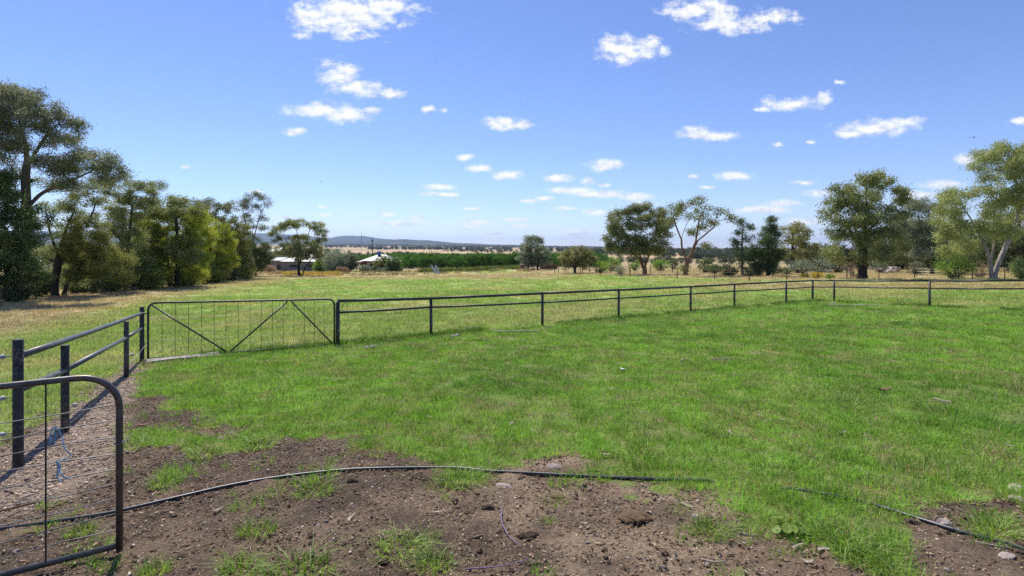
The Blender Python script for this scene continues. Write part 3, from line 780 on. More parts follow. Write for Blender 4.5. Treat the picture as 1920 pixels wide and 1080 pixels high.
def build_left_fence():
    base = gz(LF[0]); root = empty('rail_fence', base)
    tag(root, 'short run of grey pipe rails on dark posts between the two gates', 'fence', 'pipe rail fences round the yard')
    def loc(v): return Vector(v) - base
    tops = [P(34, 636, LF[0].y), None, None, P(266, 575, LF[3].y)]
    top_z = lambda t: P(45, 668, LF[0].y).z * (1 - t) + P(262, 587, LF[3].y).z * t
    low_z = lambda t: P(45, 732, LF[0].y).z * (1 - t) + P(262, 615, LF[3].y).z * t
    tt = [(p.y - LF[0].y) / (LF[3].y - LF[0].y) for p in LF]
    for i, p in enumerate(LF):
        z0 = tzf(p.x, p.y) - .25
        z1 = tops[i].z if tops[i] else top_z(tt[i]) - .03
        r = .040 if i != 3 else .046
        m = MB(); m.tube([loc((p.x, p.y, z0)), loc((p.x, p.y, z0 + .4)), loc((p.x, p.y, z1 - .006)), loc((p.x, p.y, z1))], [r, r, r, r - .006], 16)
        m.build('post', M['post_steel'], root, smooth=True)
    a, b = LF[0], LF[3]
    m = MB(); n = 7
    m.tube([loc((a.x + (b.x - a.x) * t, a.y + (b.y - a.y) * t, top_z(t) - .012 * math.sin(t * 3.1))) for t in [k / n for k in range(n + 1)]], .033, 16)
    m.build('rail', M['rail_steel'], root, smooth=True)
    for i in range(3):
        m = MB(); p, q = LF[i], LF[i + 1]
        m.tube([loc((p.x, p.y, low_z(tt[i]))), loc((q.x, q.y, low_z(tt[i + 1])))], .031, 16)
        m.build('rail', M['rail_steel'], root, smooth=True)
    # stand-off insulators on the paddock side
    out = Vector((-(b.y - a.y), b.x - a.x, 0)).normalized()
    for (i, pyy) in [(0, 667), (0, 744), (0, 811), (1, 762), (2, 666)]:
        p = LF[i]; z = CAMZ - (pyy - HY) / F * p.y
        d = out if i == 0 else Vector((.8, .6, 0)) * .7
        c = Vector((p.x, p.y, z)) + d * .12
        m = MB(); m.tube([loc(Vector((p.x, p.y, z)) + d * .045), loc(c)], .006, 6); br = m.build('bracket', M['wire'], root)
        m = MB(); m.tube([loc(c - d * .03), loc(c - d * .015), loc(c), loc(c + d * .015), loc(c + d * .035)], [.012, .026, .017, .026, .012], 10)
        m.build('insulator', M['insul'], br, smooth=True)
    # slack plain wire tied from post to gate post
    w0 = Vector((LF[2].x, LF[2].y, CAMZ - (682 - HY) / F * LF[2].y)) + Vector((.06, 0, 0)); w1 = Vector((LF[3].x, LF[3].y, CAMZ - (640 - HY) / F * LF[3].y)) + Vector((.12, 0, 0))
    m = MB(); m.tube([loc(w0), loc((w0 + w1) / 2 + Vector((0, 0, -.04))), loc(w1)], .004, 5); m.build('wire', M['insul'], root)
build_left_fence()

def build_front_fence():
    base = gz(GATE_R); root = empty('rail_fence', base)
    tag(root, 'long dark pipe rail fence running from the wire gate round the yard corner', 'fence', 'pipe rail fences round the yard')
    loc = lambda v: Vector(v) - base
    def on_front(px):      # where the straight front line is seen at that column
        u = (px - 960) / F; d = CORNER - GATE_R
        t = (GATE_R.x - u * GATE_R.y) / (u * d.y - d.x); return GATE_R + d * t
    def on_right(px):
        u = (px - 960) / F
        t = (CORNER.x - u * CORNER.y) / (u * RDIR.y - RDIR.x); return CORNER + RDIR * t
    spec = [(636, GATE_R, 564, 586), (808, None, 559.5, 576), (1017, None, 550, 567), (1160, None, 543.5, 559), (1295, None, 537.5, 551), (1377, None, 533, 546), (1474, None, 528, 541), (1522, CORNER, 526, 538)]
    pts = []
    for (px, p, ty, ly) in spec:
        p = p or on_front(px); pts.append((p, CAMZ - (ty - HY) / F * p.y, CAMZ - (ly - HY) / F * p.y))
    for (px, ty, ly) in [(1564, 526, 538), (1743, 526.5, 540.5), (1925, 525.5, 541.5), (2150, 525, 544)]:
        p = on_right(px); pts.append((p, CAMZ - (ty - HY) / F * p.y, CAMZ - (ly - HY) / F * p.y))
    for i, (p, zt, zl) in enumerate(pts):
        z0 = tzf(p.x, p.y) - .25; r = .05 if i in (0, 7) else .043
        m = MB(); m.tube([loc((p.x, p.y, z0)), loc((p.x, p.y, z0 + .5)), loc((p.x, p.y, zt - .02))], r, 12)
        po = m.build('post', M['pipe_steel'], root, smooth=True)
        zb = tzf(p.x, p.y) + .38
        m = MB(); m.tube([loc((p.x + .035, p.y - .045, zb)), loc((p.x + .05, p.y - .075, zb))], [.012, .02], 8); m.build('insulator', M['insul'], po)
    for i in range(len(pts) - 1):
        (p, a, c), (q, b, d) = pts[i], pts[i + 1]
        mid = (p + q) / 2
        m = MB(); m.tube([loc((p.x, p.y, a)), loc((mid.x, mid.y, (a + b) / 2 - .006)), loc((q.x, q.y, b))], .038, 12); m.build('rail', M['pipe_steel'], root, smooth=True)
        m = MB(); m.tube([loc((p.x, p.y, c)), loc((mid.x, mid.y, (c + d) / 2 - .012)), loc((q.x, q.y, d))], .028, 10); m.build('rail', M['pipe_steel'], root, smooth=True)
    # tie wire twisted round the first bay
    p, zt, zl = pts[0]; d = (pts[1][0] - p).normalized()
    a = p + d * .22
    m = MB(); m.tube([loc((a.x, a.y - .05, zt + .05)), loc((a.x + .02, a.y - .06, (zt + zl) / 2)), loc((a.x + .01, a.y - .05, zl - .05))], .004, 5)
    m.tube([loc((a.x, a.y - .05, zt - .02)), loc((p.x + .06, p.y - .05, zl + .02))], .004, 5); m.build('tie_wire', M['wire'], root)
    return pts
FRONT = build_front_fence()

def arc(c, u, v, r, a0, a1, n=8):
    return [c + u * (r * math.cos(a0 + (a1 - a0) * k / n)) + v * (r * math.sin(a0 + (a1 - a0) * k / n)) for k in range(n + 1)]

def build_near_gate():
    A = Vector((-2.40, 3.13, 0)); B = Vector((-2.84, 2.84, 0)); d = (B - A).normalized(); Z = Vector((0, 0, 1))
    W = 3.0; z0 = .137; z1 = 1.185
    base = gz(A); root = empty('wire_gate', base)
    tag(root, 'near gate of bent grey pipe with level wires, cut off by the picture edge', 'gate', 'pipe gates with wire infill')
    E = A + d * W; loc = lambda v: Vector(v) - base
    rc = .20
    top = z1; pr = .0185
    path = [A + Z * (z0 - .035), A + Z * (top - rc)] + arc(A + d * rc + Z * (top - rc), -d, Z, rc, 0, math.pi / 2)[1:] \
        + arc(E - d * rc + Z * (top - rc), d, Z, rc, math.pi / 2, 0) + [E + Z * (z0 - .03)]
    m = MB(); m.tube([loc(p) for p in path], pr, 14); m.build('frame', M['gate_pipe'], root, smooth=True)
    m = MB(); m.tube([loc(A + Z * z0 + d * .015), loc(E + Z * z0 - d * .015)], .018, 14); m.build('bottom_rail', M['gate_pipe'], root, smooth=True)
    zs = [z0 + .095 * (k + 1) for k in range(9)]
    for k, z in enumerate(zs):
        pts = [A + d * (W * t) + Z * (z + .010 * math.sin(t * 21 + k) - .006 * math.sin(3.1 * t)) for t in [i / 12 for i in range(13)]]
        m = MB(); m.tube([loc(p) for p in pts], .0036, 6); m.build('wire', M['wire'], root)
    for t in (.112, .42, .72):
        m = MB(); m.tube([loc(A + d * (W * t) + Z * (z0 + .0) - d.cross(Z) * .006), loc(A + d * (W * t) + Z * (top - .01) - d.cross(Z) * .006)], .0045, 6); m.build('stay', M['darkwire'], root)
    lz = z1 - .42
    m = MB(); m.tube(arc(A + Z * lz, d, -d.cross(Z), .026, 0, 2 * math.pi, 14), .005, 6, False); lt = m.build('latch_ring', M['wire'], root); lt.location = -base
    # hinge post out of the frame
    hp = empty('gate_post', gz(E + d * .12)); tag(hp, 'dark hinge post of the near gate outside the picture', 'post')
    m = MB(); m.tube([(0, 0, -.2), (0, 0, 1.3)], .055, 12); m.build('shaft', M['post_steel'], hp, smooth=True)
    # blue twine knotted on the stay
    c = A + d * (W * .112) - d.cross(Z) * .012
    tw = empty('twine', c + Z * .9); tag(tw, 'frayed light blue twine knotted on the near gate wires', 'twine')
    def strand(px_pts, r):
        pts = []
        for k, (px, py) in enumerate(px_pts):
            Yd = c.y - .012 + .012 * math.sin(k * 2.3); pts.append(P(px, py, Yd) - (c + Z * .9))
        m = MB(); m.tube(smooth_path(pts, 5), r, 6); m.build('strand', M['blue_twine'], tw, smooth=True)
    strand([(105, 800), (96, 808), (93, 830), (97, 805), (106, 801)], .0032)
    strand([(106, 801), (116, 818), (121, 840), (132, 853), (116, 862), (106, 866), (113, 872), (110, 885), (106, 896)], .003)
    strand([(106, 866), (112, 880), (118, 893), (131, 898)], .0036)
    strand([(110, 870), (107, 890), (116, 905)], .003)
    strand([(104, 801), (100, 820), (92, 834)], .0022)
    strand([(104, 801), (104, 822), (99, 838)], .0022)
build_near_gate()

def build_far_gate():
    A = Vector((-8.06, 11.34, 0)); B = Vector((-4.46, 12.86, 0)); Z = Vector((0, 0, 1)); W = (B - A).length; d = (B - A).normalized()
    zt0, zt1 = CAMZ - (568 - HY) / F * A.y, CAMZ - (561 - HY) / F * B.y
    zb0, zb1 = tzf(A.x, A.y) + .06, tzf(B.x, B.y) + .04
    base = gz(A); root = empty('wire_gate', base)
    tag(root, 'wide wire gate with zigzag braces between the two rail fences', 'gate', 'pipe gates with wire infill')
    def pt(t, s): return A + d * (W * t) + Z * ((zb0 + (zb1 - zb0) * t) * (1 - s) + (zt0 + (zt1 - zt0) * t) * s) - base
    H = zt0 - zb0; rc = .16
    path = [pt(0, 0), pt(0, .5), pt(0, 1 - rc / H)] + [pt(rc / W * (1 - math.cos(a)), 1 - rc / H * (1 - math.sin(a))) for a in [k * math.pi / 16 for k in range(1, 9)]] \
        + [pt(.5, 1), pt(1 - rc / W, 1)] + [pt(1 - rc / W * (1 - math.cos(a)), 1 - rc / H * (1 - math.sin(a))) for a in [k * math.pi / 16 for k in range(7, -1, -1)]] + [pt(1, .5), pt(1, 0)]
    m = MB(); m.tube(path, .023, 12); m.build('frame', M['pipe_steel'], root, smooth=True)
    m = MB(); m.tube([pt(.005, 0), pt(.995, 0)], .015, 8); m.build('bottom_rail', M['rail_steel'], root, smooth=True)
    tm = .40; tk = .735
    for a, b in [((.02, .95), (tm - .012, .02)), ((tm + .012, .02), (tk - .01, .975)), ((tk + .01, .975), (.985, .02))]:
        m = MB(); m.tube([pt(*a), pt(*b)], .018, 10); m.build('brace', M['pipe_steel'], root, smooth=True)
    zx = [293,407,520,630,738,840,945,1045,1143,1237,1330,1422,1510,1597,1682]
    for k in zx:
        px = 240 + k / 4.571; u = (px - 960) / F
        t = (A.x - u * A.y) / (u * d.y - d.x) / W
        m = MB(); m.tube([pt(t, .01), pt(t + .001 * math.sin(k), .5), pt(t, .985)], .0045, 5); m.build('wire', M['darkwire'], root)
    for s in (.16, .3, .44, .58, .72, .86):
        m = MB(); m.tube([pt(.004, s), pt(.35, s - .006), pt(.7, s + .006), pt(.996, s)], .0022, 5); m.build('wire', M['wire'], root)
    for s in (.2, .82):
        m = MB(); m.tube([pt(0, s) - d * .11, pt(0, s) + d * .02], .014, 8); m.build('hinge', M['pipe_steel'], root)
    # weathered boards at the gate foot
    def plank(name_lbl, p0, p1, w0, w1, th, seed):
        a, b = G(*p0), G(*p1); L0 = (b - a).length; dr = (b - a).normalized(); sd = Vector((0, 0, 1)).cross(dr).normalized()
        o = empty('plank', (a + b) / 2); tag(o, name_lbl, 'plank')
        r = np.random.default_rng(seed); nseg = 10
        for q in range(2):
            V = []; Fc = []
            for i in range(nseg + 1):
                t = i / nseg; c = a + dr * (L0 * t) - (a + b) / 2
                lo, hi = (-.5, -.02) if q == 0 else (.02, .5)
                w = (w0 + (w1 - w0) * t); e1 = r.normal(0, .006); e2 = r.normal(0, .006)
                zt = tzf(*(c + (a + b) / 2).xy) + .035 + (.012 * math.sin(t * 5 + q)) - o.location.z
                for (s, e) in ((lo, e1), (hi, e2)):
                    pz = c + sd * (w * s + e)
                    V += [(pz.x, pz.y, zt + th), (pz.x, pz.y, zt - .05)]
            for i in range(nseg):
                b0 = i * 4; b1 = b0 + 4
                Fc += [(b0, b0 + 2, b1 + 2, b1), (b0 + 1, b1 + 1, b1 + 3, b0 + 3), (b0, b1, b1 + 1, b0 + 1), (b0 + 2, b0 + 3, b1 + 3, b1 + 2)]
            Fc += [(0, 1, 3, 2), (nseg * 4, nseg * 4 + 2, nseg * 4 + 3, nseg * 4 + 1)]
            mm = MB(); mm.add(V, Fc); mm.build('board', M['board'], o)
    plank('split weathered plank lying on the grass under the wide wire gate', (272, 682), (411, 666), .24, .46, .025, 5)
build_far_gate()

def build_pipe():
    px = [(-260,1030),(-120,1010),(0,995),(70,985),(140,975),(218,962),(330,936),(440,911),(540,895),(640,884),(720,880.5),(800,879.5),(862,880),(920,886),(1000,890),(1130,897),(1230,901),(1330,905),(1345,906.5),(1400,911),(1455,914.5),(1470,916),(1500,919.5),(1515,922),(1535,926),(1550,930),(1600,941),(1650,953),(1720,975),(1800,1000),(1920,1033),(2080,1080)]
    pts = []
    for k, (x, y) in enumerate(px):
        g = G(x, y); buried = 1340 < x < 1460 or 864 < x < 918; part = 1460 < x < 1548
        pts.append(Vector((g.x, g.y, g.z + (-.03 if buried else .001 if part else .012))))
    base = pts[9].copy(); path = smooth_path([p - base for p in pts], 6)
    m = MB(); m.tube(path, .0125, 12); o = m.build('irrigation_pipe', M['poly'], None, base, smooth=True)
    tag(o, 'black poly irrigation pipe snaking along the edge of the bare soil', 'pipe')
build_pipe()

def build_ground_bits():
    def place(name, mb, mat, px, py, label, cat, group=None, dz=0., rot=0., smooth=False):
        g = G(px, py); o = mb.build(name, mat, None, g + Vector((0, 0, dz)), smooth); o.rotation_euler.z = rot
        tag(o, label, cat, group); return o
    place('cow_pat', lump(.10, .065, .03, 501, 4, .5), M['dung'], 1193, 975, 'oval dried cow pat on the brown soil below the pipe', 'cow pat', dz=.012)
    place('soil_clod', lump(.06, .032, .022, 503, 4, .9), M['clod'], 985, 1008, 'broad dark clod of soil beside the purple twine', 'clod', dz=.004)
    place('soil_clod', lump(.045, .035, .03, 504, 2, .5), M['clod'], 914, 955, 'small dark clod left of the bare soil centre, above the purple twine', 'clod', dz=.006)
    place('soil_clod', lump(.06, .035, .02, 505, 2, .5), M['dung'], 1047, 934, 'flat brown clod just below the middle of the pipe', 'clod', dz=.006)
    place('soil_clod', lump(.05, .03, .035, 506, 2, .5), M['clod'], 660, 906, 'dark clod under the pipe near the left tufts', 'clod', dz=.004)
    S = [(1040, 878, .07, .045, .04, 'lumpy grey stone beside dead grass on the lawn edge'), (960, 796, .055, .04, .03, 'small pale block lying in the green lawn'),
         (1771, 982, .042, .036, .036, 'pinkish stone touching the pipe at lower right'), (1905, 916, .09, .05, .03, 'flat pale slab of stone at the right edge'),
         (1908, 938, .055, .04, .03, 'pink tinted stone below the pale slab at the right edge'), (1886, 1044, .05, .035, .02, 'small buried stone below the pipe at lower right'),
         (1302, 969, .03, .022, .018, 'little grey pebble on soil under the pipe'), (946, 912, .075, .045, .02, 'flat grey stone just under the pipe near the middle'), (917, 908, .07, .05, .02, 'flat brown stone beside the grey one under the pipe')]
    for k, (x, y, a, b, c, lb) in enumerate(S):
        place('stone', lump(a, b, c, 520 + k, 2, .4), M['dung'] if 'brown' in lb else M['stone'], x, y, lb, 'stone', dz=-c * .1, rot=k * 1.3)
    def shard(l, w, bend, seed, th=.006):
        r = np.random.default_rng(seed); n = 7; V = []; Fc = []
        for i in range(n):
            t = i / (n - 1); x = (t - .5) * l; ww = w * (math.sin(math.pi * (t * .86 + .07)) ** .6) * r.uniform(.8, 1.1) / 2; z = bend * (2 * t - 1) ** 2
            y0 = .15 * l * math.sin(t * 3.0)
            V += [(x, y0 - ww, z + ww * .35), (x, y0 + ww, z + ww * .35), (x, y0, z - th)]
        for i in range(n - 1):
            a = i * 3; b = a + 3
            Fc += [(a, a + 1, b + 1, b), (a + 1, a + 2, b + 2, b + 1), (a + 2, a, b, b + 2)]
        Fc += [(0, 2, 1), (n * 3 - 3, n * 3 - 2, n * 3 - 1)]
        m = MB(); m.add(V, Fc); return m
    place('bark_piece', shard(.22, .075, .035, 541, .01), M['bark'], 1660, 737, 'curled brown bark piece on the lawn at right', 'bark', dz=.035, rot=.2)
    place('bark_piece', shard(.13, .07, .01, 542, .008), M['bark'], 265, 800, 'flat brown bark piece on dark soil right of the near gate', 'bark', dz=.012, rot=.1)
    leaves = [(807,786),(1370,815),(1580,818),(1627,822),(1420,782),(1467,793),(1735,790),(1885,835),(1895,842),(1512,1056),(1497,1030),(1870,752),(410,960),(660,975),(820,965),(1290,950),(1545,1035),(1180,690),(1360,672),(1000,812),(1135,857),(905,684),(840,690),(1240,940),(1315,630)]
    r = random.Random(5)
    for k, (x, y) in enumerate(leaves):
        o = place('fallen_leaf', shard(r.uniform(.06, .11), r.uniform(.016, .03), r.uniform(.004, .018), 560 + k, .002), M['stick'], x, y,
                  ('pale curled gum leaf lying on the bare soil' if y > 900 else 'pale curled gum leaf lying on the green lawn'), 'leaf', 'gum leaves fallen on the soil' if y > 900 else 'gum leaves fallen on the lawn', dz=.03 if y < 900 else .012, rot=r.uniform(0, 3))
    place('paper_scrap', shard(.09, .06, .02, 599, .012), M['whitestuff'], 1168, 698, 'crumpled bluish white scrap of paper on the lawn', 'scrap', dz=.05, rot=2.5)
    def stick(px_pts, rad, label, mat='stick', name='stick', cat='stick', h=.03):
        pts = [G(*q) for q in px_pts]; b = pts[0].copy()
        pts = [Vector((p.x, p.y, p.z + h)) - b for p in pts]
        m = MB(); path = smooth_path(pts, 4); n = len(path)
        m.tube(path, [rad * (1 - .5 * i / n) for i in range(n)], 7); o = m.build(name, M[mat], None, b, smooth=True); tag(o, label, cat)
    stick([(1752, 751), (1768, 756), (1786, 759)], .012, 'short grey stick on the lawn near the right edge')
    stick([(1336, 677), (1352, 675), (1374, 676)], .018, 'grey bleached stick lying across the far lawn')
    stick([(1276, 680), (1285, 675), (1298, 680)], .014, 'small arched twig left of the bleached stick')
    stick([(810, 657), (816, 664), (829, 671)], .014, 'crooked dark twig on the lawn below the rails', 'bark')
    stick([(1318, 1053), (1340, 1058), (1360, 1056)], .007, 'thin grey twig on soil at the bottom right of centre', h=.012)
    stick([(1385, 1003), (1400, 1006), (1422, 1009)], .006, 'pale twig beside the round leaved weed', h=.014)
    stick([(0, 963), (40, 952), (78, 945), (95, 955), (128, 942)], .009, 'forked brown branch on soil behind the near gate wires', 'bark', h=.015)
    stick([(1828, 1019), (1860, 1026), (1898, 1032)], .007, 'dry stalk lying against the lower side of the pipe', h=.012)
    stick([(940, 960), (941, 985), (952, 1008), (965, 1022), (981, 1032)], .0045, 'bent purple twine running down the bare soil', 'purple_twine', 'twine', 'twine', .022)
    stick([(872, 1074), (920, 1071), (960, 1064), (992, 1055)], .004, 'straighter purple twine at the bottom edge', 'purple_twine', 'twine', 'twine', .022)
    # weathered timber edging that shows under the rails
    def edging(p0, p1, label, w=.06):
        a, b = G(*p0), G(*p1); b0 = a.copy(); m = MB()
        n = 6; pts = [a.lerp(b, i / n) for i in range(n + 1)]; pts = [Vector((p.x, p.y, tzf(p.x, p.y) + .03)) - b0 for p in pts]
        m.tube(pts, [w * (.8 + .3 * math.sin(i * 2.1)) for i in range(n + 1)], 6); o = m.build('timber_edging', M['board'], None, b0); tag(o, label, 'timber')
    edging((684, 656), (705, 652), 'rotten stub of grey timber in the grass below the first rail bay')
    edging((845, 634), (862, 630), 'grey timber end poking from the grass right of the second post')
    edging((925, 624), (1010, 623), 'long low grey timber in the grass before the third post', .04)
    edging((1550, 573), (1660, 573), 'grey timber lying in the grass by the yard corner', .05)
    place('stone', lump(.16, .1, .07, 530, 2, .3), M['stone'], 1563, 569, 'pale pink stone at the foot of the corner post', 'stone')
    # round leaved weed
    g = G(1478, 1004); w = empty('broadleaf_weed', g); w.scale = (1.05, 1.05, 1.35); tag(w, 'small weed with round scalloped leaves on the soil', 'weed')
    lm = L_['bright']; r = random.Random(9)
    for k in range(9):
        a = k * 2.4; d = .03 + .012 * k; h = .03 + .012 * (k % 4); R = r.uniform(.026, .042)
        c = Vector((math.cos(a) * d, math.sin(a) * d * .8, h)); n = 12
        V = [c + Vector((0, 0, -.006))]; tilt = Vector((math.cos(a), math.sin(a), 0)) * .35
        for i in range(n):
            t = 2 * math.pi * i / n; q = Vector((math.cos(t), math.sin(t), 0)) * R * (1 + .08 * math.cos(t * 6)); V.append(c + q + Vector((0, 0, -q.dot(tilt) + .004 * math.sin(5 * t))))
        me = mesh_np('leaf', np.array([tuple(v) for v in V]), np.array([(0, 1 + i, 1 + (i + 1) % n) for i in range(n)]), [lm], tint=[.4 + .5 * (k % 3) / 2] * (n + 1))
        obj('leaf', me, w)
        m = MB(); m.tube([(0, 0, 0), c * .6 + Vector((0, 0, .01)), c], .002, 5); m.build('stem', lm, w)
    # separate grass tufts standing in the soil
    TU = [(310,908,1.1,'tuft of grass beside the left bend of the pipe'),(757,1030,1.35,'big ragged grass tuft on bare soil below the pipe'),(560,1075,1.6,'wide grass tuft at the bottom edge of the picture'),
          (483,997,1.0,'small grass tuft between the near gate and the bottom tufts'),(590,925,1.25,'bright tuft touching the lower side of the pipe'),(868,905,1.5,'tuft of grass growing over the middle of the pipe'),
          (1335,1000,1.1,'lone tuft on soil left of the round leaved weed'),(385,855,1.3,'tuft on dark soil right of the near gate'),(480,838,1.5,'bright tuft at the ragged left lawn edge'),(250,840,1.3,'spreading tuft just right of the near gate frame'),
          (815,1062,1.0,'thin tuft at the bottom right of the big ragged one'),(455,1072,1.0,'leafy tuft left of the wide bottom tuft'),(150,1000,.8,'straggly tuft seen through the near gate wires'),(290,1074,.7,'low dark tuft at the bottom edge near the gate'),
          (1860,1000,1.3,'tuft on the soil right of the pipe'),(1640,1060,1.2,'tuft where the lawn meets the soil at lower right'),(1580,1020,1.6,'bushy lawn edge tuft right of the weed'),(1600,760,2.0,'taller dark clump rising from the lawn at right')]
    gm = mat_leaf('tuft_blade', (.11, .20, .02), (.33, .42, .11), .38, .5, .3)
    for k, (x, y, s, lb) in enumerate(TU):
        me = tuft_mesh('grass_tuft', 170, .11, .025, .085, .0055, 2.0, 700 + k, gm, .7)
        g = G(x, y); o = obj('grass_tuft', me, None, g); o.scale = (s, s * .9, .8 + .2 * s); tag(o, lb, 'grass tuft', 'grass tufts on the soil')
build_ground_bits()

# ------------------------------------------------------------------ trees
def tubes_np(A, B, ra, rb, n):
    """many frusta at once"""
    A = np.asarray(A, float); B = np.asarray(B, float); d = B - A; ln = np.linalg.norm(d, axis=1, keepdims=True); d = d / np.maximum(ln, 1e-6)
    ref = np.where(np.abs(d[:, 2:3]) > .9, [[1., 0, 0]], [[0., 0, 1]])
    u = np.cross(d, ref); u /= np.linalg.norm(u, axis=1, keepdims=True); v = np.cross(d, u)
    a = np.arange(n) * 2 * math.pi / n
    ring = u[:, None, :] * np.cos(a)[None, :, None] + v[:, None, :] * np.sin(a)[None, :, None]
    V = np.concatenate([A[:, None, :] + ring * np.asarray(ra)[:, None, None], B[:, None, :] + ring * np.asarray(rb)[:, None, None]], axis=1)
    m = len(A); k = np.arange(n); k2 = (k + 1) % n
    f = np.stack([k, k2, n + k2, n + k], axis=1)
    Fc = (np.arange(m) * 2 * n)[:, None, None] + f[None]
    return V.reshape(-1, 3), Fc.reshape(-1, 4)

def grow(trunks, clumps, r, sub_size, min_r, per=1.0, shell=.6):
    """skeleton from trunk lines to points spread through the crown's clumps"""
    pos = []; par = []
    for line in trunks:
        pts = smooth_path(line, 4)
        start = len(pos)
        if start and len(pos):
            dd = [(Vector(p) - pts[0]).length for p in pos]; j = int(np.argmin(dd)); prev = j
            if dd[j] > .9: prev = -1
        else: prev = -1
        for p in pts:
            pos.append(tuple(p)); par.append(prev); prev = len(pos) - 1
    att = []
    for (c, rad) in clumps:
        cnt = max(5, int(per * 4.2 * (rad[0] * rad[2] + rad[0] * rad[1] + rad[1] * rad[2]) / 3 / sub_size ** 2))
        for _ in range(cnt):
            q = r.normal(0, 1, 3); q /= np.linalg.norm(q); q[2] = q[2] * .9 + .12
            t = r.uniform(shell * .5, 1) ** .6
            att.append(np.array(c) + q * t * np.array(rad))
    att = np.array(att)
    P0 = np.array(pos)
    d0 = np.min(np.linalg.norm(att[:, None] - P0[None], axis=2), axis=1)
    plen = [0.] * len(pos)
    for i in range(len(pos)): plen[i] = 0 if par[i] < 0 else plen[par[i]] + 1e-3 + np.linalg.norm(np.array(pos[i]) - np.array(pos[par[i]]))
    ends = []
    order = np.argsort(d0)
    NP = np.zeros((len(pos) + len(att) * 5 + 10, 3)); NP[:len(pos)] = pos; PL = np.zeros(len(NP)); PL[:len(pos)] = plen; n = len(pos)
    low = P0[:, 2].min() + (P0[:, 2].max() - P0[:, 2].min()) * .12
    for i in order:
        a = att[i]; D = np.linalg.norm(NP[:n] - a, axis=1)
        cost = D + .22 * PL[:n] + np.maximum(0, NP[:n, 2] - a[2]) * .7 + (NP[:n, 2] < low) * 5
        j = int(np.argmin(cost)); s = NP[j]; L = D[j]; k = int(min(4, max(1, L / .5)))
        pd = s - NP[par[j]] if par[j] >= 0 else np.array([0, 0, 1.]); pd = pd / max(1e-6, np.linalg.norm(pd))
        ctl = s + (a - s) * .45 + pd * L * .14 + np.array([0, 0, L * .07]) + r.normal(0, .06, 3) * L
        prev = j
        for q in range(1, k + 1):
            t = q / k; p = s * (1 - t) ** 2 + 2 * ctl * t * (1 - t) + a * t * t
            NP[n] = p; par.append(prev); PL[n] = PL[prev] + 1e-3 + np.linalg.norm(p - NP[prev]); prev = n; n += 1
        ends.append(n - 1)
    NP = NP[:n]; R = np.zeros(n)
    e = 2.0; acc = np.zeros(n)
    order = np.argsort(-PL[:n])
    for i in order:
        if acc[i] == 0: acc[i] = min_r ** e
        if par[i] >= 0: acc[par[i]] += acc[i]
    R = acc ** (1 / e)
    return NP, np.array(par), R, att

def leaves_np(att, r, per, sr, L, W, droop, flat=.0, hang=0.):
    n = len(att) * per
    sub_t = r.uniform(0, 1, len(att))
    c = np.repeat(att, per, axis=0) + r.normal(0, 1, (n, 3)) * np.array([sr, sr, sr * .72]) - np.array([0, 0, 1.]) * np.abs(r.normal(0, hang, (n, 1)))
    ax = r.normal(0, 1, (n, 3)); ax[:, 2] = ax[:, 2] * .6 - droop; ax /= np.linalg.norm(ax, axis=1, keepdims=True)
    o = r.normal(0, 1, (n, 3)); w = np.cross(ax, o); w /= np.linalg.norm(w, axis=1, keepdims=True) + 1e-9
    l = L * r.uniform(.5, 1.6, (n, 1)); ww = W * r.uniform(.6, 1.5, (n, 1))
    V = np.stack([c - ax * l / 2, c + w * ww / 2 + ax * l * .08, c + ax * l / 2, c - w * ww / 2 + ax * l * .08], axis=1).reshape(-1, 3)
    Fc = np.arange(n * 4).reshape(-1, 4)
    t = np.clip(np.repeat(sub_t, per) * .55 + r.uniform(0, .45, n), 0, 1)
    return V, Fc, np.repeat(t, 4)

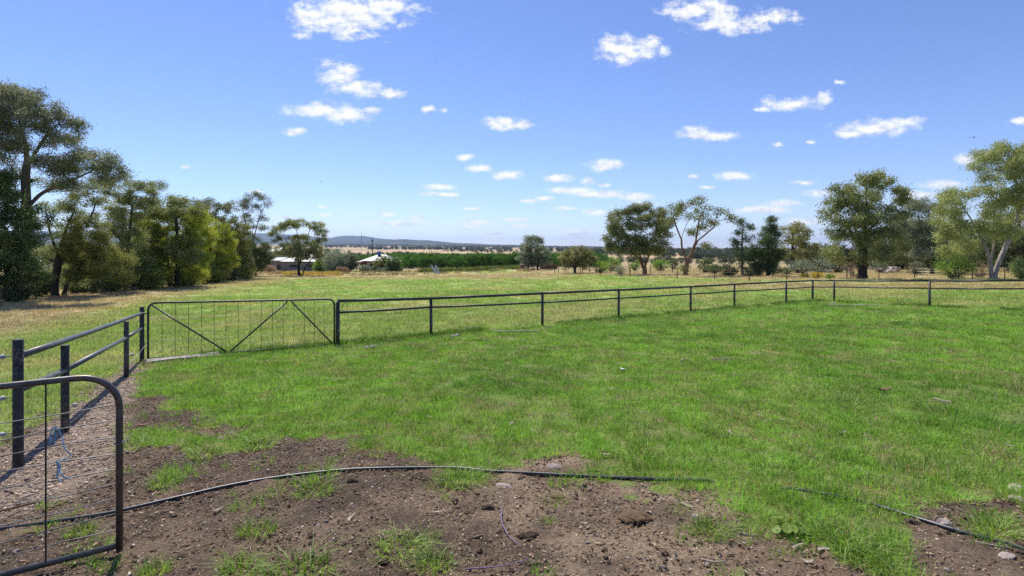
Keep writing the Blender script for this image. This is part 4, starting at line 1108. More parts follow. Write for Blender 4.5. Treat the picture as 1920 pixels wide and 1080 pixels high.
TRI = [0]
def tree(name, label, bpx, trunks_px, clumps_px, leaf, bark, group=None, cat='tree', sub=.55, per=26, L=.2, W=.07, droop=.6, r0=None, min_r=.012, seed=0,
         dens=1.0, depth=.85, hang=.0, sr=None, base=None, Y=None, shell=.6, skew=0.):
    """a tree whose trunk lines and leaf clumps are given in photo pixels at the tree's own distance"""
    r = np.random.default_rng(1000 + seed)
    g = base or (G(*bpx) if Y is None else gz(((bpx[0] - 960) / F * Y, Y)))
    s = g.y / F
    zoff = 0
    by = HY - (g.z - CAMZ) / s
    def cv(x, y, d=0.): return ((x - bpx[0]) * s, d, (by - y) * s)
    root = empty(name, g); tag(root, label, cat, group)
    trunks = []
    for line in trunks_px:
        l = [cv(*p) for p in line]
        trunks.append([(x, d * 1.0, z) for (x, d, z) in l])
    trunks[0][0] = (trunks[0][0][0], trunks[0][0][1], -.25)
    cl = []
    for q in clumps_px:
        x, y, rx, ry = q[:4]; spread = q[4] if len(q) > 4 else None
        dd = (r.uniform(-.75, .75) * max(rx, 16) * s * 1.0 if spread is None else spread * s)
        c = cv(x, y, dd)
        cl.append((c, (rx * s, rx * s * depth, ry * s)))
    NP, par, R, att = grow(trunks, cl, r, sub, min_r, dens, shell)
    k = par >= 0
    if r0 is None: r0 = R.max()
    R = min_r + (r0 - min_r) * ((R - min_r) / (R.max() - min_r)) ** 1.3
    A = NP[par[k]]; B = NP[k.nonzero()[0]]; ra = np.minimum(R[par[k]], R[k] * 1.35 + .004); rb = R[k]
    ra = np.where(R[par[k]] > R.max() * .6, R[par[k]], ra)
    # flare at the foot
    low = A[:, 2] < .25; ra = np.where(low, ra * 1.25, ra)
    big = rb > .05
    V1, F1 = tubes_np(A[big], B[big], ra[big], rb[big], 9); V2, F2 = tubes_np(A[~big], B[~big], ra[~big], rb[~big], 4)
    me = mesh_np('trunk', np.r_[V1, V2], np.r_[F1, F2 + len(V1)], [bark], smooth=True); obj('trunk', me, root)
    area = sum(math.pi * c[1][0] * c[1][2] for c in cl)
    per = int(min(420, max(12, per / 44 * (3.3 if name == 'gum_tree' else 3.8) * area / (L * W * .5) / len(att))))
    V, Fc, T = leaves_np(att, r, per, sr or sub * (.40 if name == 'gum_tree' else .42), L, W, droop, hang=hang)
    obj('crown', mesh_np('crown', V, Fc, [leaf], tint=T), root)
    TRI[0] += (len(F1) + len(F2) + len(Fc)) * 2
    return root

def shrub(name, label, px, py, rx, ry, leaf, seed, L=.12, W=.05, n=1800, group=None, Y=None, cat='shrub', droop=-.2, bark='trunk_dark'):
    """bush: several stems from the foot, leaves through an uneven dome"""
    r = np.random.default_rng(3000 + seed)
    g = G(px, py) if Y is None else gz(((px - 960) / F * Y, Y))
    s = g.y / F; RX, RZ = rx * s, ry * s
    root = empty(name, g); tag(root, label, cat, group)
    k = 38; q = r.normal(0, 1, (k, 3)); q /= np.linalg.norm(q, axis=1, keepdims=True); t = r.uniform(.35, 1, (k, 1)) ** .5
    att = q * t * np.array([RX * .84, RX * .75, RZ * .92]) + np.array([0, 0, RZ * 1.0]); att[:, 2] = np.maximum(att[:, 2], RZ * .18)
    fp = r.normal(0, RX * .10, (k, 3)); fp[:, 2] = -.1
    mid = (fp + att) / 2 + r.normal(0, RX * .07, (k, 3))
    rr = np.full(k, max(.012, RX * .014))
    V1, F1 = tubes_np(np.r_[fp, mid], np.r_[mid, att], np.r_[rr * 1.6, rr], np.r_[rr, rr * .4], 4)
    obj('stems', mesh_np('stems', V1, F1, [M[bark]]), root)
    V, Fc, T = leaves_np(att, r, max(4, n // k), .24 * (RX * RZ) ** .5, L, W, droop)
    V[:, 2] = np.maximum(V[:, 2], .02)
    obj('crown', mesh_np('crown', V, Fc, [leaf], tint=T), root); TRI[0] += len(Fc) * 2
    return root

def build_left_trees():
    g = 'trees of the left tree line'
    tree('gum_tree', 'tall dark gum towering over the left tree line', (42, 562),
         [[(42, 562), (46, 480), (50, 400), (48, 340), (50, 290), (40, 240), (30, 205)], [(50, 392), (75, 365), (105, 350), (140, 335), (170, 322)], [(48, 320), (70, 280), (95, 245), (115, 230)]],
         [(15,182,48,20),(60,188,45,22),(105,212,38,22),(140,236,26,18),(75,232,50,26),(15,230,50,30),(110,262,38,18),(50,268,45,20),(0,280,45,34),
          (195,300,32,20),(160,308,34,20),(185,330,34,16),(210,318,20,16),(130,318,32,16),(95,305,36,20),(150,345,30,11),(15,325,34,30),(80,340,26,12),(170,290,26,12)],
         L_['gum_dark'], M['trunk_grey'], g, sub=.75, per=52, L=.19, W=.052, droop=.7, r0=.36, seed=1, dens=1.05, hang=.15)
    tree('shade_tree', 'dense glossy dark tree at the left picture edge', (12, 566),
         [[(12, 566), (14, 530), (10, 480), (12, 430)], [(26, 562), (30, 520), (40, 470)]],
         [(0,330,24,36),(6,385,36,36),(40,410,36,28),(10,440,45,34),(55,450,30,32),(25,490,45,26),(62,490,26,22),(5,520,38,22),(45,518,36,18),(-40,440,40,60),(-30,360,30,50)],
         L_['glossy'], M['trunk_dark'], g, sub=.6, per=58, L=.17, W=.075, droop=.35, r0=.2, seed=2, dens=1.0)
    tree('gum_tree', 'leggy sparse gum with thick dark trunk left of the leaning wattle', (103, 556),
         [[(103, 556), (103, 530), (108, 500), (115, 460), (128, 420), (140, 395)], [(110, 480), (95, 440), (85, 390), (80, 372)], [(116, 455), (145, 430), (170, 405), (178, 385)]],
         [(150,385,28,20),(182,372,26,22),(105,388,26,14),(130,405,24,16),(165,412,28,14),(110,435,28,20),(145,445,24,20),(95,475,26,22),(125,480,26,20),(170,348,16,12),(85,415,22,14),(150,365,16,10)],
         L_['gum_olive'], M['trunk_dark'], g, sub=.6, per=30, L=.15, W=.045, droop=.6, r0=.27, seed=3, dens=.8)
    tree('wattle_tree', 'leaning olive green wattle with slanting black trunk', (116, 554),
         [[(116, 554), (128, 530), (145, 505), (160, 480), (172, 455)]],
         [(185,440,36,26),(205,465,30,28),(165,470,34,24),(190,495,38,22),(150,500,26,18),(220,490,20,22),(175,515,34,12),(140,470,24,20),(130,520,26,14),(210,520,26,12)],
         L_['wattle2'], M['trunk_dark'], g, sub=.6, per=48, L=.15, W=.05, droop=.5, r0=.13, seed=4)
    tree('gum_tree', 'upright gum with straight black trunk in front of the wattles', (237, 545),
         [[(237, 545), (237, 500), (240, 460), (245, 420), (248, 385)], [(239, 470), (222, 445), (208, 430)]],
         [(232,358,30,16),(265,350,30,14),(286,362,14,12),(250,378,34,16),(215,388,28,18),(205,415,24,20),(258,405,28,16),(232,430,30,20),(212,455,28,20),(255,450,26,22),(235,485,36,20),(275,385,18,12)],
         L_['gum_olive'], M['trunk_dark'], g, sub=.6, per=44, L=.16, W=.05, droop=.6, r0=.22, seed=5)
    tree('gum_tree', 'dark olive gum whose flat top shows above the wattles', (332, 534),
         [[(332, 534), (334, 470), (330, 410)]], [(300,384,22,10),(325,378,26,11),(355,382,22,10),(340,398,36,14),(370,398,16,14),(300,402,24,14),(280,470,30,40),(350,470,30,40)],
         L_['gum_olive'], M['trunk_dark'], g, sub=.75, per=36, L=.22, W=.07, seed=6, r0=.24, Y=56)
    tree('wattle_tree', 'broad yellow green wattle in the middle of the left tree line', (318, 538),
         [[(318, 538), (316, 500), (312, 460), (315, 430)], [(316, 505), (335, 470), (350, 430)]],
         [(300,412,34,20),(335,402,38,20),(368,412,24,20),(290,445,32,26),(330,445,42,30),(365,448,30,28),(285,485,30,26),(325,488,44,26),(362,488,32,26),(300,515,34,14),(345,515,34,12),(270,500,24,26),(275,455,22,24),(258,505,22,18)],
         L_['wattle'], M['trunk_dark'], g, sub=.65, per=56, L=.17, W=.055, droop=.6, r0=.17, seed=7)
    tree('wattle_tree', 'bright yellow green wattle right of the broad one', (396, 531),
         [[(396, 531), (396, 495), (395, 450)]], [(392,425,28,16),(412,440,22,20),(382,450,26,22),(408,465,26,22),(388,485,34,22),(418,490,20,20),(375,508,26,14),(410,512,22,10)],
         L_['wattle'], M['trunk_dark'], g, sub=.6, per=56, L=.17, W=.055, droop=.6, r0=.16, seed=8)
    tree('gum_tree', 'small crowned gum peeping over the bright wattle', (408, 527),
         [[(408, 527), (408, 460), (403, 400)]], [(402,385,26,11),(385,395,18,12),(420,394,16,12),(400,405,30,10),(430,385,14,12),(420,440,20,30)],
         L_['gum_dark'], M['trunk_dark'], g, sub=.8, per=34, L=.24, W=.08, seed=9, r0=.16, Y=78)
    tree('wattle_tree', 'tawny wattle before the slender gum at the end of the tree line', (440, 525),
         [[(440, 525), (440, 490), (438, 440)]], [(436,418,18,14),(446,436,20,18),(432,450,20,20),(448,465,20,22),(432,488,26,20),(452,498,18,16),(436,510,26,10)],
         L_['wattle2'], M['trunk_dark'], g, sub=.7, per=48, L=.2, W=.065, droop=.6, r0=.16, seed=10)
    tree('gum_tree', 'slender gum with bare stems and a small high crown', (470, 520),
         [[(470, 520), (471, 470), (474, 430), (480, 395)], [(471, 470), (480, 430), (490, 395)], [(471, 465), (462, 425), (456, 395)]],
         [(482,370,24,9),(498,380,12,12),(462,376,16,9),(450,388,14,12),(478,390,22,9),(492,405,12,14),(470,410,18,12),(458,420,16,14),(488,430,9,10)],
         L_['gum_dark'], M['trunk_grey'], g, sub=.8, per=22, L=.22, W=.06, droop=.7, r0=.15, seed=11, dens=.85)
    tree('shade_tree', 'dark rounded tree at the far end of the left tree line', (480, 518),
         [[(480, 518), (480, 490), (478, 460)]], [(474,452,18,16),(486,468,18,16),(470,480,20,16),(488,490,18,14),(474,502,20,10)],
         L_['dark'], M['trunk_dark'], g, sub=.7, per=52, L=.2, W=.08, droop=.4, seed=12, r0=.14)
    for k, (x, y, rx, ry, lf, lb) in enumerate([
        (70, 556, 26, 18, 'dark', 'dark bush under the tall gum'), (150, 550, 30, 14, 'dark', 'dark low bush behind the leaning trunk'), (200, 546, 28, 24, 'dark', 'dark bush left of the straight black trunk'),
        (270, 543, 34, 24, 'dark', 'dark bush right of the straight black trunk'), (335, 537, 38, 18, 'dark', 'dark bush below the broad wattle'), (385, 532, 30, 16, 'dark', 'dark bush below the bright wattle'),
        (428, 527, 26, 14, 'dark', 'dark bush below the tawny wattle'), (460, 523, 18, 12, 'wattle2', 'tawny bush below the slender gum'), (20, 566, 30, 20, 'dark', 'dark bush at the foot of the glossy tree'),
        (140, 540, 40, 26, 'gum_olive', 'olive scrub showing behind the leggy gum'), (88, 545, 24, 22, 'greygreen', 'grey scrub between the glossy tree and leggy gum'), (250, 538, 30, 30, 'wattle2', 'olive bush filling in behind the straight black trunk'), (300, 534, 36, 34, 'dark', 'tall dark bush behind the broad wattle'), (365, 528, 32, 34, 'wattle2', 'olive bush between the two yellow green wattles'), (190, 540, 34, 34, 'dark', 'tall dark bush behind the leaning wattle'), (120, 538, 36, 40, 'casuarina', 'tall green bush behind the leggy gum'), (420, 524, 26, 28, 'casuarina', 'green bush behind the tawny wattle'), (452, 521, 20, 22, 'dark', 'dark bush behind the slender gum'), (282, 543, 30, 20, 'wattle', 'yellow green bush in front of the broad wattle'), (352, 537, 34, 22, 'wattle', 'yellow green bush between the broad and bright wattles'), (404, 531, 24, 20, 'wattle2', 'olive bush in front of the bright wattle'), (215, 547, 24, 20, 'wattle2', 'olive bush left of the straight black trunk'), (165, 550, 26, 16, 'gum_olive', 'grey olive bush right of the slanting trunk')]):
        shrub('bush', lb + ' in the left tree line', x, y, rx, ry, L_[lf], k, .18, .08, 3400, 'bushes under the left tree line')
build_left_trees()

def build_middle_trees():
    tree('umbrella_tree', 'flat topped umbrella tree standing alone before the grey house', (563, 517),
         [[(561, 517), (560, 500), (563, 490), (567, 478), (575, 455), (580, 432)], [(563, 490), (552, 474), (540, 458), (532, 440)], [(567, 517), (573, 500), (584, 486), (592, 470), (600, 448)], [(566, 478), (562, 458), (556, 432)]],
         [(522,432,14,8),(542,424,20,8),(565,419,20,7),(588,423,18,8),(604,434,12,10),(612,446,7,9),(508,441,8,6),(515,450,10,7),(557,450,20,12),(545,464,18,8),(575,462,18,13),(592,470,14,14),(560,470,20,10),(525,464,12,8),(600,452,8,8),(580,478,16,10),(530,472,14,9),(545,478,16,8),(565,484,16,7),(600,482,10,8)],
         L_['gum_olive'], M['trunk_dark'], None, sub=.65, per=48, L=.24, W=.085, droop=.3, r0=.28, seed=20, depth=1.0, dens=1.0)
    tree('paddock_tree', 'bushy tree with a dark top left of the round tree', (996, 506),
         [[(990, 506), (991, 495), (996, 475), (1000, 455)], [(1008, 506), (1008, 492), (1012, 475)]],
         [(998,450,18,8),(1008,455,14,8),(985,468,12,12),(1003,468,22,12),(978,482,10,12),(1018,472,14,12),(995,484,20,11),(1015,488,16,10),(990,495,14,6),(1024,490,10,8)],
         L_['greygreen'], M['trunk_dark'], None, sub=.8, per=46, L=.3, W=.11, droop=.3, seed=21, r0=.22)
    tree('paddock_tree', 'round olive tree with short trunk inside the yard rails', (1078, 513),
         [[(1078, 513), (1078, 505), (1079, 490), (1080, 475)]], [(1062,472,12,8),(1085,470,14,9),(1062,487,14,12),(1080,485,18,13),(1098,486,12,12),(1068,498,14,7),(1090,499,14,7),(1100,474,8,7),(1112,488,8,9)],
         L_['olive_r'], M['trunk_dark'], None, sub=.75, per=48, L=.28, W=.1, droop=.4, seed=22, r0=.22)
    tree('gum_tree', 'full gum with rusty trunk left of the forked gum', (1208, 515),
         [[(1209, 515), (1209, 503), (1213, 488), (1222, 465), (1230, 435), (1232, 410)], [(1206, 503), (1200, 480), (1192, 450), (1190, 420)], [(1202, 490), (1186, 470), (1172, 440), (1160, 420)], [(1215, 480), (1232, 462), (1244, 440)]],
         [(1148,420,16,14),(1165,402,18,12),(1190,392,22,10),(1212,390,18,10),(1236,398,20,12),(1145,446,18,15),(1150,468,18,12),(1200,470,24,10),(1230,468,16,10),(1170,430,26,20),(1200,418,28,16),(1228,425,22,18),(1185,455,26,16),(1215,452,22,16),(1245,440,14,14),(1160,462,14,8),(1250,415,14,14),(1240,460,12,8)],
         L_['gum_olive'], M['trunk_rust'], 'gums along the wire fence', sub=.75, per=64, L=.25, W=.075, droop=.8, r0=.30, seed=23, hang=.2, dens=1.35)
    tree('gum_tree', 'open forked gum with sparse spreading crown right of the full gum', (1284, 517),
         [[(1284, 517), (1287, 500), (1288, 490), (1280, 470), (1278, 450), (1284, 428), (1296, 405)], [(1288, 490), (1298, 472), (1305, 455), (1322, 440), (1340, 425)], [(1304, 456), (1308, 430), (1312, 405)], [(1278, 450), (1268, 425), (1262, 405)]],
         [(1262,392,22,11),(1288,382,20,9),(1308,380,16,9),(1325,394,18,11),(1347,400,16,10),(1362,410,9,9),(1340,416,16,9),(1285,400,20,12),(1262,412,16,12),(1310,405,16,11),(1320,425,12,7),(1300,435,8,6),(1328,462,6,4),(1283,505,5,7)],
         L_['gum_olive'], M['trunk_rust'], 'gums along the wire fence', sub=.75, per=32, L=.24, W=.07, droop=.7, r0=.27, seed=24, dens=.95)
    tree('pine_tree', 'thin wispy bluish tree left of the dark casuarina', (1392, 517),
         [[(1392, 517), (1391, 480), (1392, 440), (1394, 415)]], [(1394,418,9,8),(1402,428,10,7),(1386,436,10,8),(1400,446,14,8),(1374,456,10,6),(1390,462,18,10),(1408,466,10,10),(1388,482,20,12),(1398,498,18,10)],
         L_['casuarina'], M['trunk_grey'], None, sub=.7, per=30, L=.24, W=.06, droop=-.2, seed=25, r0=.16, dens=.8)
    tree('casuarina_tree', 'dense dark pointed casuarina behind the wire fence', (1440, 518),
         [[(1440, 518), (1440, 480), (1442, 440), (1443, 412)]], [(1443,420,5,11),(1436,436,10,12),(1450,438,9,12),(1430,455,14,14),(1448,458,16,14),(1424,474,16,14),(1444,478,22,16),(1460,480,12,14),(1428,496,22,14),(1452,498,18,14),(1440,508,28,8)],
         L_['casuarina'], M['trunk_dark'], None, sub=.65, per=64, L=.34, W=.045, droop=-.5, seed=26, r0=.2)
    tree('gum_tree', 'wide olive gum rising behind the casuarina', (1486, 512),
         [[(1486, 512), (1486, 480), (1486, 440)]], [(1470,432,20,10),(1495,428,20,9),(1515,442,14,12),(1480,450,24,14),(1505,460,20,14),(1475,472,22,14),(1500,480,22,12),(1520,466,10,12)],
         L_['olive_r'], M['trunk_dark'], 'gums along the wire fence', sub=1.0, per=40, L=.34, W=.12, seed=27, r0=.3, Y=88)
    tree('gum_tree', 'massive dark gum with a stout single trunk on the right', (1617, 523),
         [[(1617, 523), (1617, 495), (1618, 460), (1622, 420), (1625, 380)], [(1618, 470), (1595, 435), (1580, 405)], [(1620, 440), (1650, 410), (1668, 385)]],
         [(1590,352,26,14),(1622,335,30,14),(1650,340,26,12),(1680,362,22,14),(1568,380,22,16),(1600,375,30,18),(1640,370,34,18),(1695,374,10,8),(1558,408,18,16),(1590,410,32,20),(1630,408,36,22),(1668,400,28,20),(1565,436,18,14),(1600,446,34,20),(1645,445,36,22),(1678,440,18,20),(1580,472,28,16),(1625,478,34,14),(1665,476,24,16)],
         L_['gum_olive'], M['trunk_dark'], 'gums along the wire fence', sub=.85, per=58, L=.24, W=.08, droop=.7, r0=.42, seed=28, hang=.15)
    tree('gum_tree', 'grey green gum behind the massive one', (1662, 515),
         [[(1660, 515), (1660, 480), (1668, 450)]], [(1690,420,20,14),(1660,460,26,18),(1690,450,26,22),(1655,485,20,10),(1685,482,22,12)],
         L_['dark'], M['trunk_dark'], 'gums along the wire fence', sub=.9, per=42, L=.28, W=.09, seed=29, r0=.2, Y=80)
    tree('gum_tree', 'grey olive gum between the massive gum and the pale trunked gum', (1748, 516),
         [[(1748, 516), (1746, 480), (1730, 440), (1722, 400)], [(1746, 470), (1765, 440), (1775, 410)]],
         [(1718,388,26,13),(1742,396,22,14),(1705,412,20,14),(1735,425,28,18),(1765,430,24,22),(1715,445,26,18),(1745,460,30,18),(1720,475,24,12),(1765,478,24,14),(1785,455,20,18)],
         L_['greygreen'], M['trunk_dark'], 'gums along the wire fence', sub=.9, per=60, L=.27, W=.085, seed=30, r0=.24, Y=72)
    tree('gum_tree', 'tall yellow green gum with forked pale trunk at the right edge', (1862, 524),
         [[(1864, 524), (1868, 505), (1878, 480), (1893, 445), (1905, 415), (1910, 370), (1900, 320), (1890, 290)], [(1858, 524), (1857, 495), (1848, 465), (1836, 440), (1820, 410), (1806, 390)], [(1858, 488), (1864, 455), (1862, 420), (1866, 380)], [(1893, 446), (1925, 415), (1950, 380), (1960, 340)]],
         [(1858,285,28,14),(1890,276,28,12),(1918,275,26,14),(1842,306,20,14),(1875,308,32,18),(1912,310,30,22),(1850,335,22,12),(1890,345,34,18),(1800,362,28,14),(1835,362,28,16),(1775,382,22,14),(1870,372,32,18),(1910,372,28,20),(1800,392,30,18),(1840,398,30,18),(1770,410,22,18),(1880,410,26,16),(1810,425,28,18),(1850,432,26,16),(1780,440,24,18),(1830,455,26,14),(1945,330,30,40),(1960,290,30,30),(1940,390,30,30),(1895,440,20,14),(1800,465,24,16)],
         L_['gum_yellow'], M['trunk_white'], 'gums along the wire fence', sub=.8, per=42, L=.23, W=.065, droop=.9, r0=.34, seed=31, hang=.25)
    tree('gum_tree', 'shaded gum filling in behind the pale trunked gum', (1895, 516),
         [[(1890, 516), (1888, 480), (1885, 450)], [(1910, 516), (1905, 480), (1915, 440)]],
         [(1830,470,26,16),(1860,450,24,20),(1890,460,26,20),(1920,450,26,24),(1905,485,26,12),(1940,480,24,16),(1840,488,18,10)],
         L_['dark'], M['trunk_dark'], 'gums along the wire fence', sub=1.0, per=38, L=.3, W=.1, seed=32, r0=.16, Y=84)
    for k, (bx, lb, cl_, Yd) in enumerate([
        (1540, 'small olive gum left of and behind the massive gum', [(1530,470,20,12),(1550,478,20,12),(1538,490,26,10)], 100),
        (1700, 'olive gum filling the gap right of the massive gum', [(1690,420,24,16),(1715,430,24,18),(1700,455,30,20),(1690,482,30,12),(1725,482,24,12)], 92),
        (1795, 'olive gum below the left limb of the pale trunked gum', [(1790,430,26,18),(1815,445,26,18),(1780,465,28,18),(1810,480,28,12)], 90),
        (1925, 'olive gum half out of the picture at the right edge', [(1900,430,26,24),(1925,420,30,30),(1905,470,26,18),(1935,475,30,16)], 86),
        (1580, 'low olive gum behind the rubble heap', [(1565,480,22,12),(1590,488,24,10)], 104)]):
        tree('gum_tree', lb, (bx, 514), [[(bx, 514), (bx + 2, 490), (bx, 460)]], cl_, L_['olive_r' if k % 2 else 'gum_olive'], M['trunk_dark'], 'gums along the wire fence', sub=1.0, per=52, L=.32, W=.11, seed=60 + k, r0=.2, Y=Yd)
    S = [(1790,524,38,24,'bright','bright green feathery bush right of the massive gum',.14,3600),(1838,522,18,16,'dry','grey leafless looking bush beside the bright bush',.12,900),(1914,524,18,20,'glossy','dark glossy bush at the right picture edge',.16,2000),
         (1600,521,20,17,'dry','bare pinkish shrub left of the stout trunk',.1,420),(1366,519,18,12,'dark','dark low bush in front of the wispy tree',.16,1800),(1340,514,14,9,'casuarina','grey green bush right of the forked gum',.18,1200),
         (1322,512,14,14,'dark','dark small tree seen between the forked stems',.2,1200),(1500,514,24,14,'greygreen','grey scrub right of the casuarina',.2,1300),(1535,512,24,14,'greygreen','grey scrub left of the massive gum',.2,1300),(1570,512,22,16,'olive_r','olive scrub touching the massive gum',.2,1300),
         (1520,508,18,18,'olive_r','olive bush behind the rubble heap',.22,1200),(1560,506,24,18,'casuarina','taller scrub behind the rubble heap',.24,1300),
         (1126,513,15,12,'bright','light green bush by the yard rails',.2,1300),(1148,509,20,14,'bright','light green spreading bush behind the yard rails',.24,1500),(1163,515,12,8,'greygreen','small grey green sapling before the wire fence',.16,700),
         (1238,508,18,12,'bright','pale green bush between the two gums',.24,1300),(1262,505,10,10,'dark','dark round bush between the two gums',.22,800),(1190,508,12,10,'bright','pale bush behind the rusty trunk',.22,800),
         (1335,508,16,6,'casuarina','low scrub in the far paddock',.2,700),(1405,519,12,8,'dark','dark bush at the foot of the wispy tree',.16,900),(1475,516,12,7,'casuarina','tuft of scrub at the foot of the casuarina',.16,700),
         (1718,516,14,14,'gum_dark','thin dark scrub under the grey olive gum',.2,800),(1650,512,16,14,'greygreen','pale scrub behind the stout trunk',.2,900)]
    for k, (x, y, rx, ry, lf, lb, L, n) in enumerate(S):
        shrub('bush', lb, x, y, rx, ry, L_[lf], 50 + k, L, L * .42, n, 'bushes along the wire fence', bark='trunk_grey' if lf == 'dry' else 'trunk_dark')
build_middle_trees()

# ------------------------------------------------------------------ wire fences and yard rails
def wire_fence(px_bases, h, label, post_r=.045, wires=4, mat='pole_wood', group='wire stock fences', name='wire_fence'):
    pts = [G(*p) for p in px_bases]; base = pts[0]
    root = empty(name, base); tag(root, label, 'fence', group)
    for p in pts:
        m = MB(); m.tube([p - base + Vector((0, 0, -.3)), p - base + Vector((.0, 0, h))], post_r, 6); m.build('post', M[mat], root)
    for k in range(wires):
        z = h * (.22 + .7 * k / max(1, wires - 1)); m = MB()
        m.tube([p - base + Vector((0, -.02, z)) for p in pts], .004, 4); m.build('wire', M['wire'], root)
wire_fence([(1990,525),(1884,524),(1823,526),(1715,522.5),(1648,522),(1588,522.5),(1534,523),(1475,526),(1405,528),(1340,525),(1270,524),(1182,520),(1126,517.5),(1088,516),(1040,514)], 1.15,
           'long wire fence on thin dark posts across the right paddock')
wire_fence([(1000,509),(960,508.5),(912,509),(880,508)], 1.1, 'faint wire fence beyond the dam at the middle')
wire_fence([(-60,585),(2,577),(68,562),(125,557),(172,552),(225,547),(285,543),(350,537),(415,529),(478,520)], 1.25, 'thin wire fence along the foot of the left tree line', .035, 5)
wire_fence([(1220,514),(1239,513),(1261,512),(1312,514),(1340,513),(1362,513)], 1.3, 'short wire fence behind the rusty trunked gum', .05, 3)

def yard_rails():
    pts = [G(x, y) for x, y in [(1047,511),(1061,510.5),(1092,512),(1105,513),(1118,513),(1145,512),(1180,512)]]
    base = pts[0]; root = empty('yard_rails', base); tag(root, 'rough timber yard rails round the round olive tree', 'fence')
    for p in pts:
        m = MB(); m.tube([p - base + Vector((0, 0, -.2)), p - base + Vector((0, 0, 1.25))], .07, 7); m.build('post', M['stick'], root)
    for a, b in zip(pts[:-1], pts[1:]):
        for z in (.55, 1.05):
            m = MB(); m.tube([a - base + Vector((0, 0, z)), b - base + Vector((0, 0, z))], .04, 6); m.build('rail', M['stick'], root)
yard_rails()

# ------------------------------------------------------------------ houses, pole, mast
def wall_with_openings(m, x0, x1, z0, z1, y, holes):
    """front wall face with rectangular holes (x0,x1,z0,z1) and reveals"""
    xs = sorted({x0, x1, *[h[0] for h in holes], *[h[1] for h in holes]}); zs = sorted({z0, z1, *[h[2] for h in holes], *[h[3] for h in holes]})
    for i in range(len(xs) - 1):
        for j in range(len(zs) - 1):
            cx, cz = (xs[i] + xs[i + 1]) / 2, (zs[j] + zs[j + 1]) / 2
            if any(h[0] < cx < h[1] and h[2] < cz < h[3] for h in holes): continue
            m.add([(xs[i], y, zs[j]), (xs[i + 1], y, zs[j]), (xs[i + 1], y, zs[j + 1]), (xs[i], y, zs[j + 1])], [(0, 1, 2, 3)])
    for (a, b, c, d) in holes:
        m.add([(a,y,c),(b,y,c),(b,y,d),(a,y,d),(a,y+.15,c),(b,y+.15,c),(b,y+.15,d),(a,y+.15,d)], [(0,4,5,1),(1,5,6,2),(2,6,7,3),(3,7,4,0)])
def hip_roof(root, x0, x1, y0, y1, ze, zr, ins, mat, sheets=True):
    """four corrugated slopes, ribs as real ridges"""
    cy = (y0 + y1) / 2; A, B = Vector((x0 + ins, cy, zr)), Vector((x1 - ins, cy, zr))
    c = [Vector((x0, y0, ze)), Vector((x1, y0, ze)), Vector((x1, y1, ze)), Vector((x0, y1, ze))]
    for poly in ([c[0], c[1], B, A], [c[2], c[3], A, B], [c[1], c[2], B], [c[3], c[0], A]):
        m = MB(); n = (poly[1] - poly[0]).cross(poly[2] - poly[1]).normalized(); t = -n * .06
        k = len(poly); m.add(poly + [p + t for p in poly], [tuple(range(k)), tuple(reversed(range(k, 2 * k)))] + [(i, i + k, (i + 1) % k + k, (i + 1) % k) for i in range(k)])
        sl = m.build('roof_slope', mat, root)
        if sheets:
            a, b = poly[0], poly[1]; W = (b - a).length; up = (poly[-1] + poly[2]) / 2 - (a + b) / 2; mm = MB()
            q = int(W / .5)
            for i in range(1, q):
                s = i / q; top = up * min(1.0, min(s, 1 - s) * W / max(ins, .01)) if True else up
                p = a.lerp(b, s) + n * .004
                e = p + (up if len(poly) == 4 and min(s, 1 - s) * W > ins else up * min(1, min(s, 1 - s) * W / (ins if len(poly) == 4 else W / 2)))
                mm.tube([p, e], .025, 4)
            o = mm.build('ribs', mat, sl)
    m = MB(); m.tube([A, B], .09, 6); m.build('ridge_cap', mat, root)

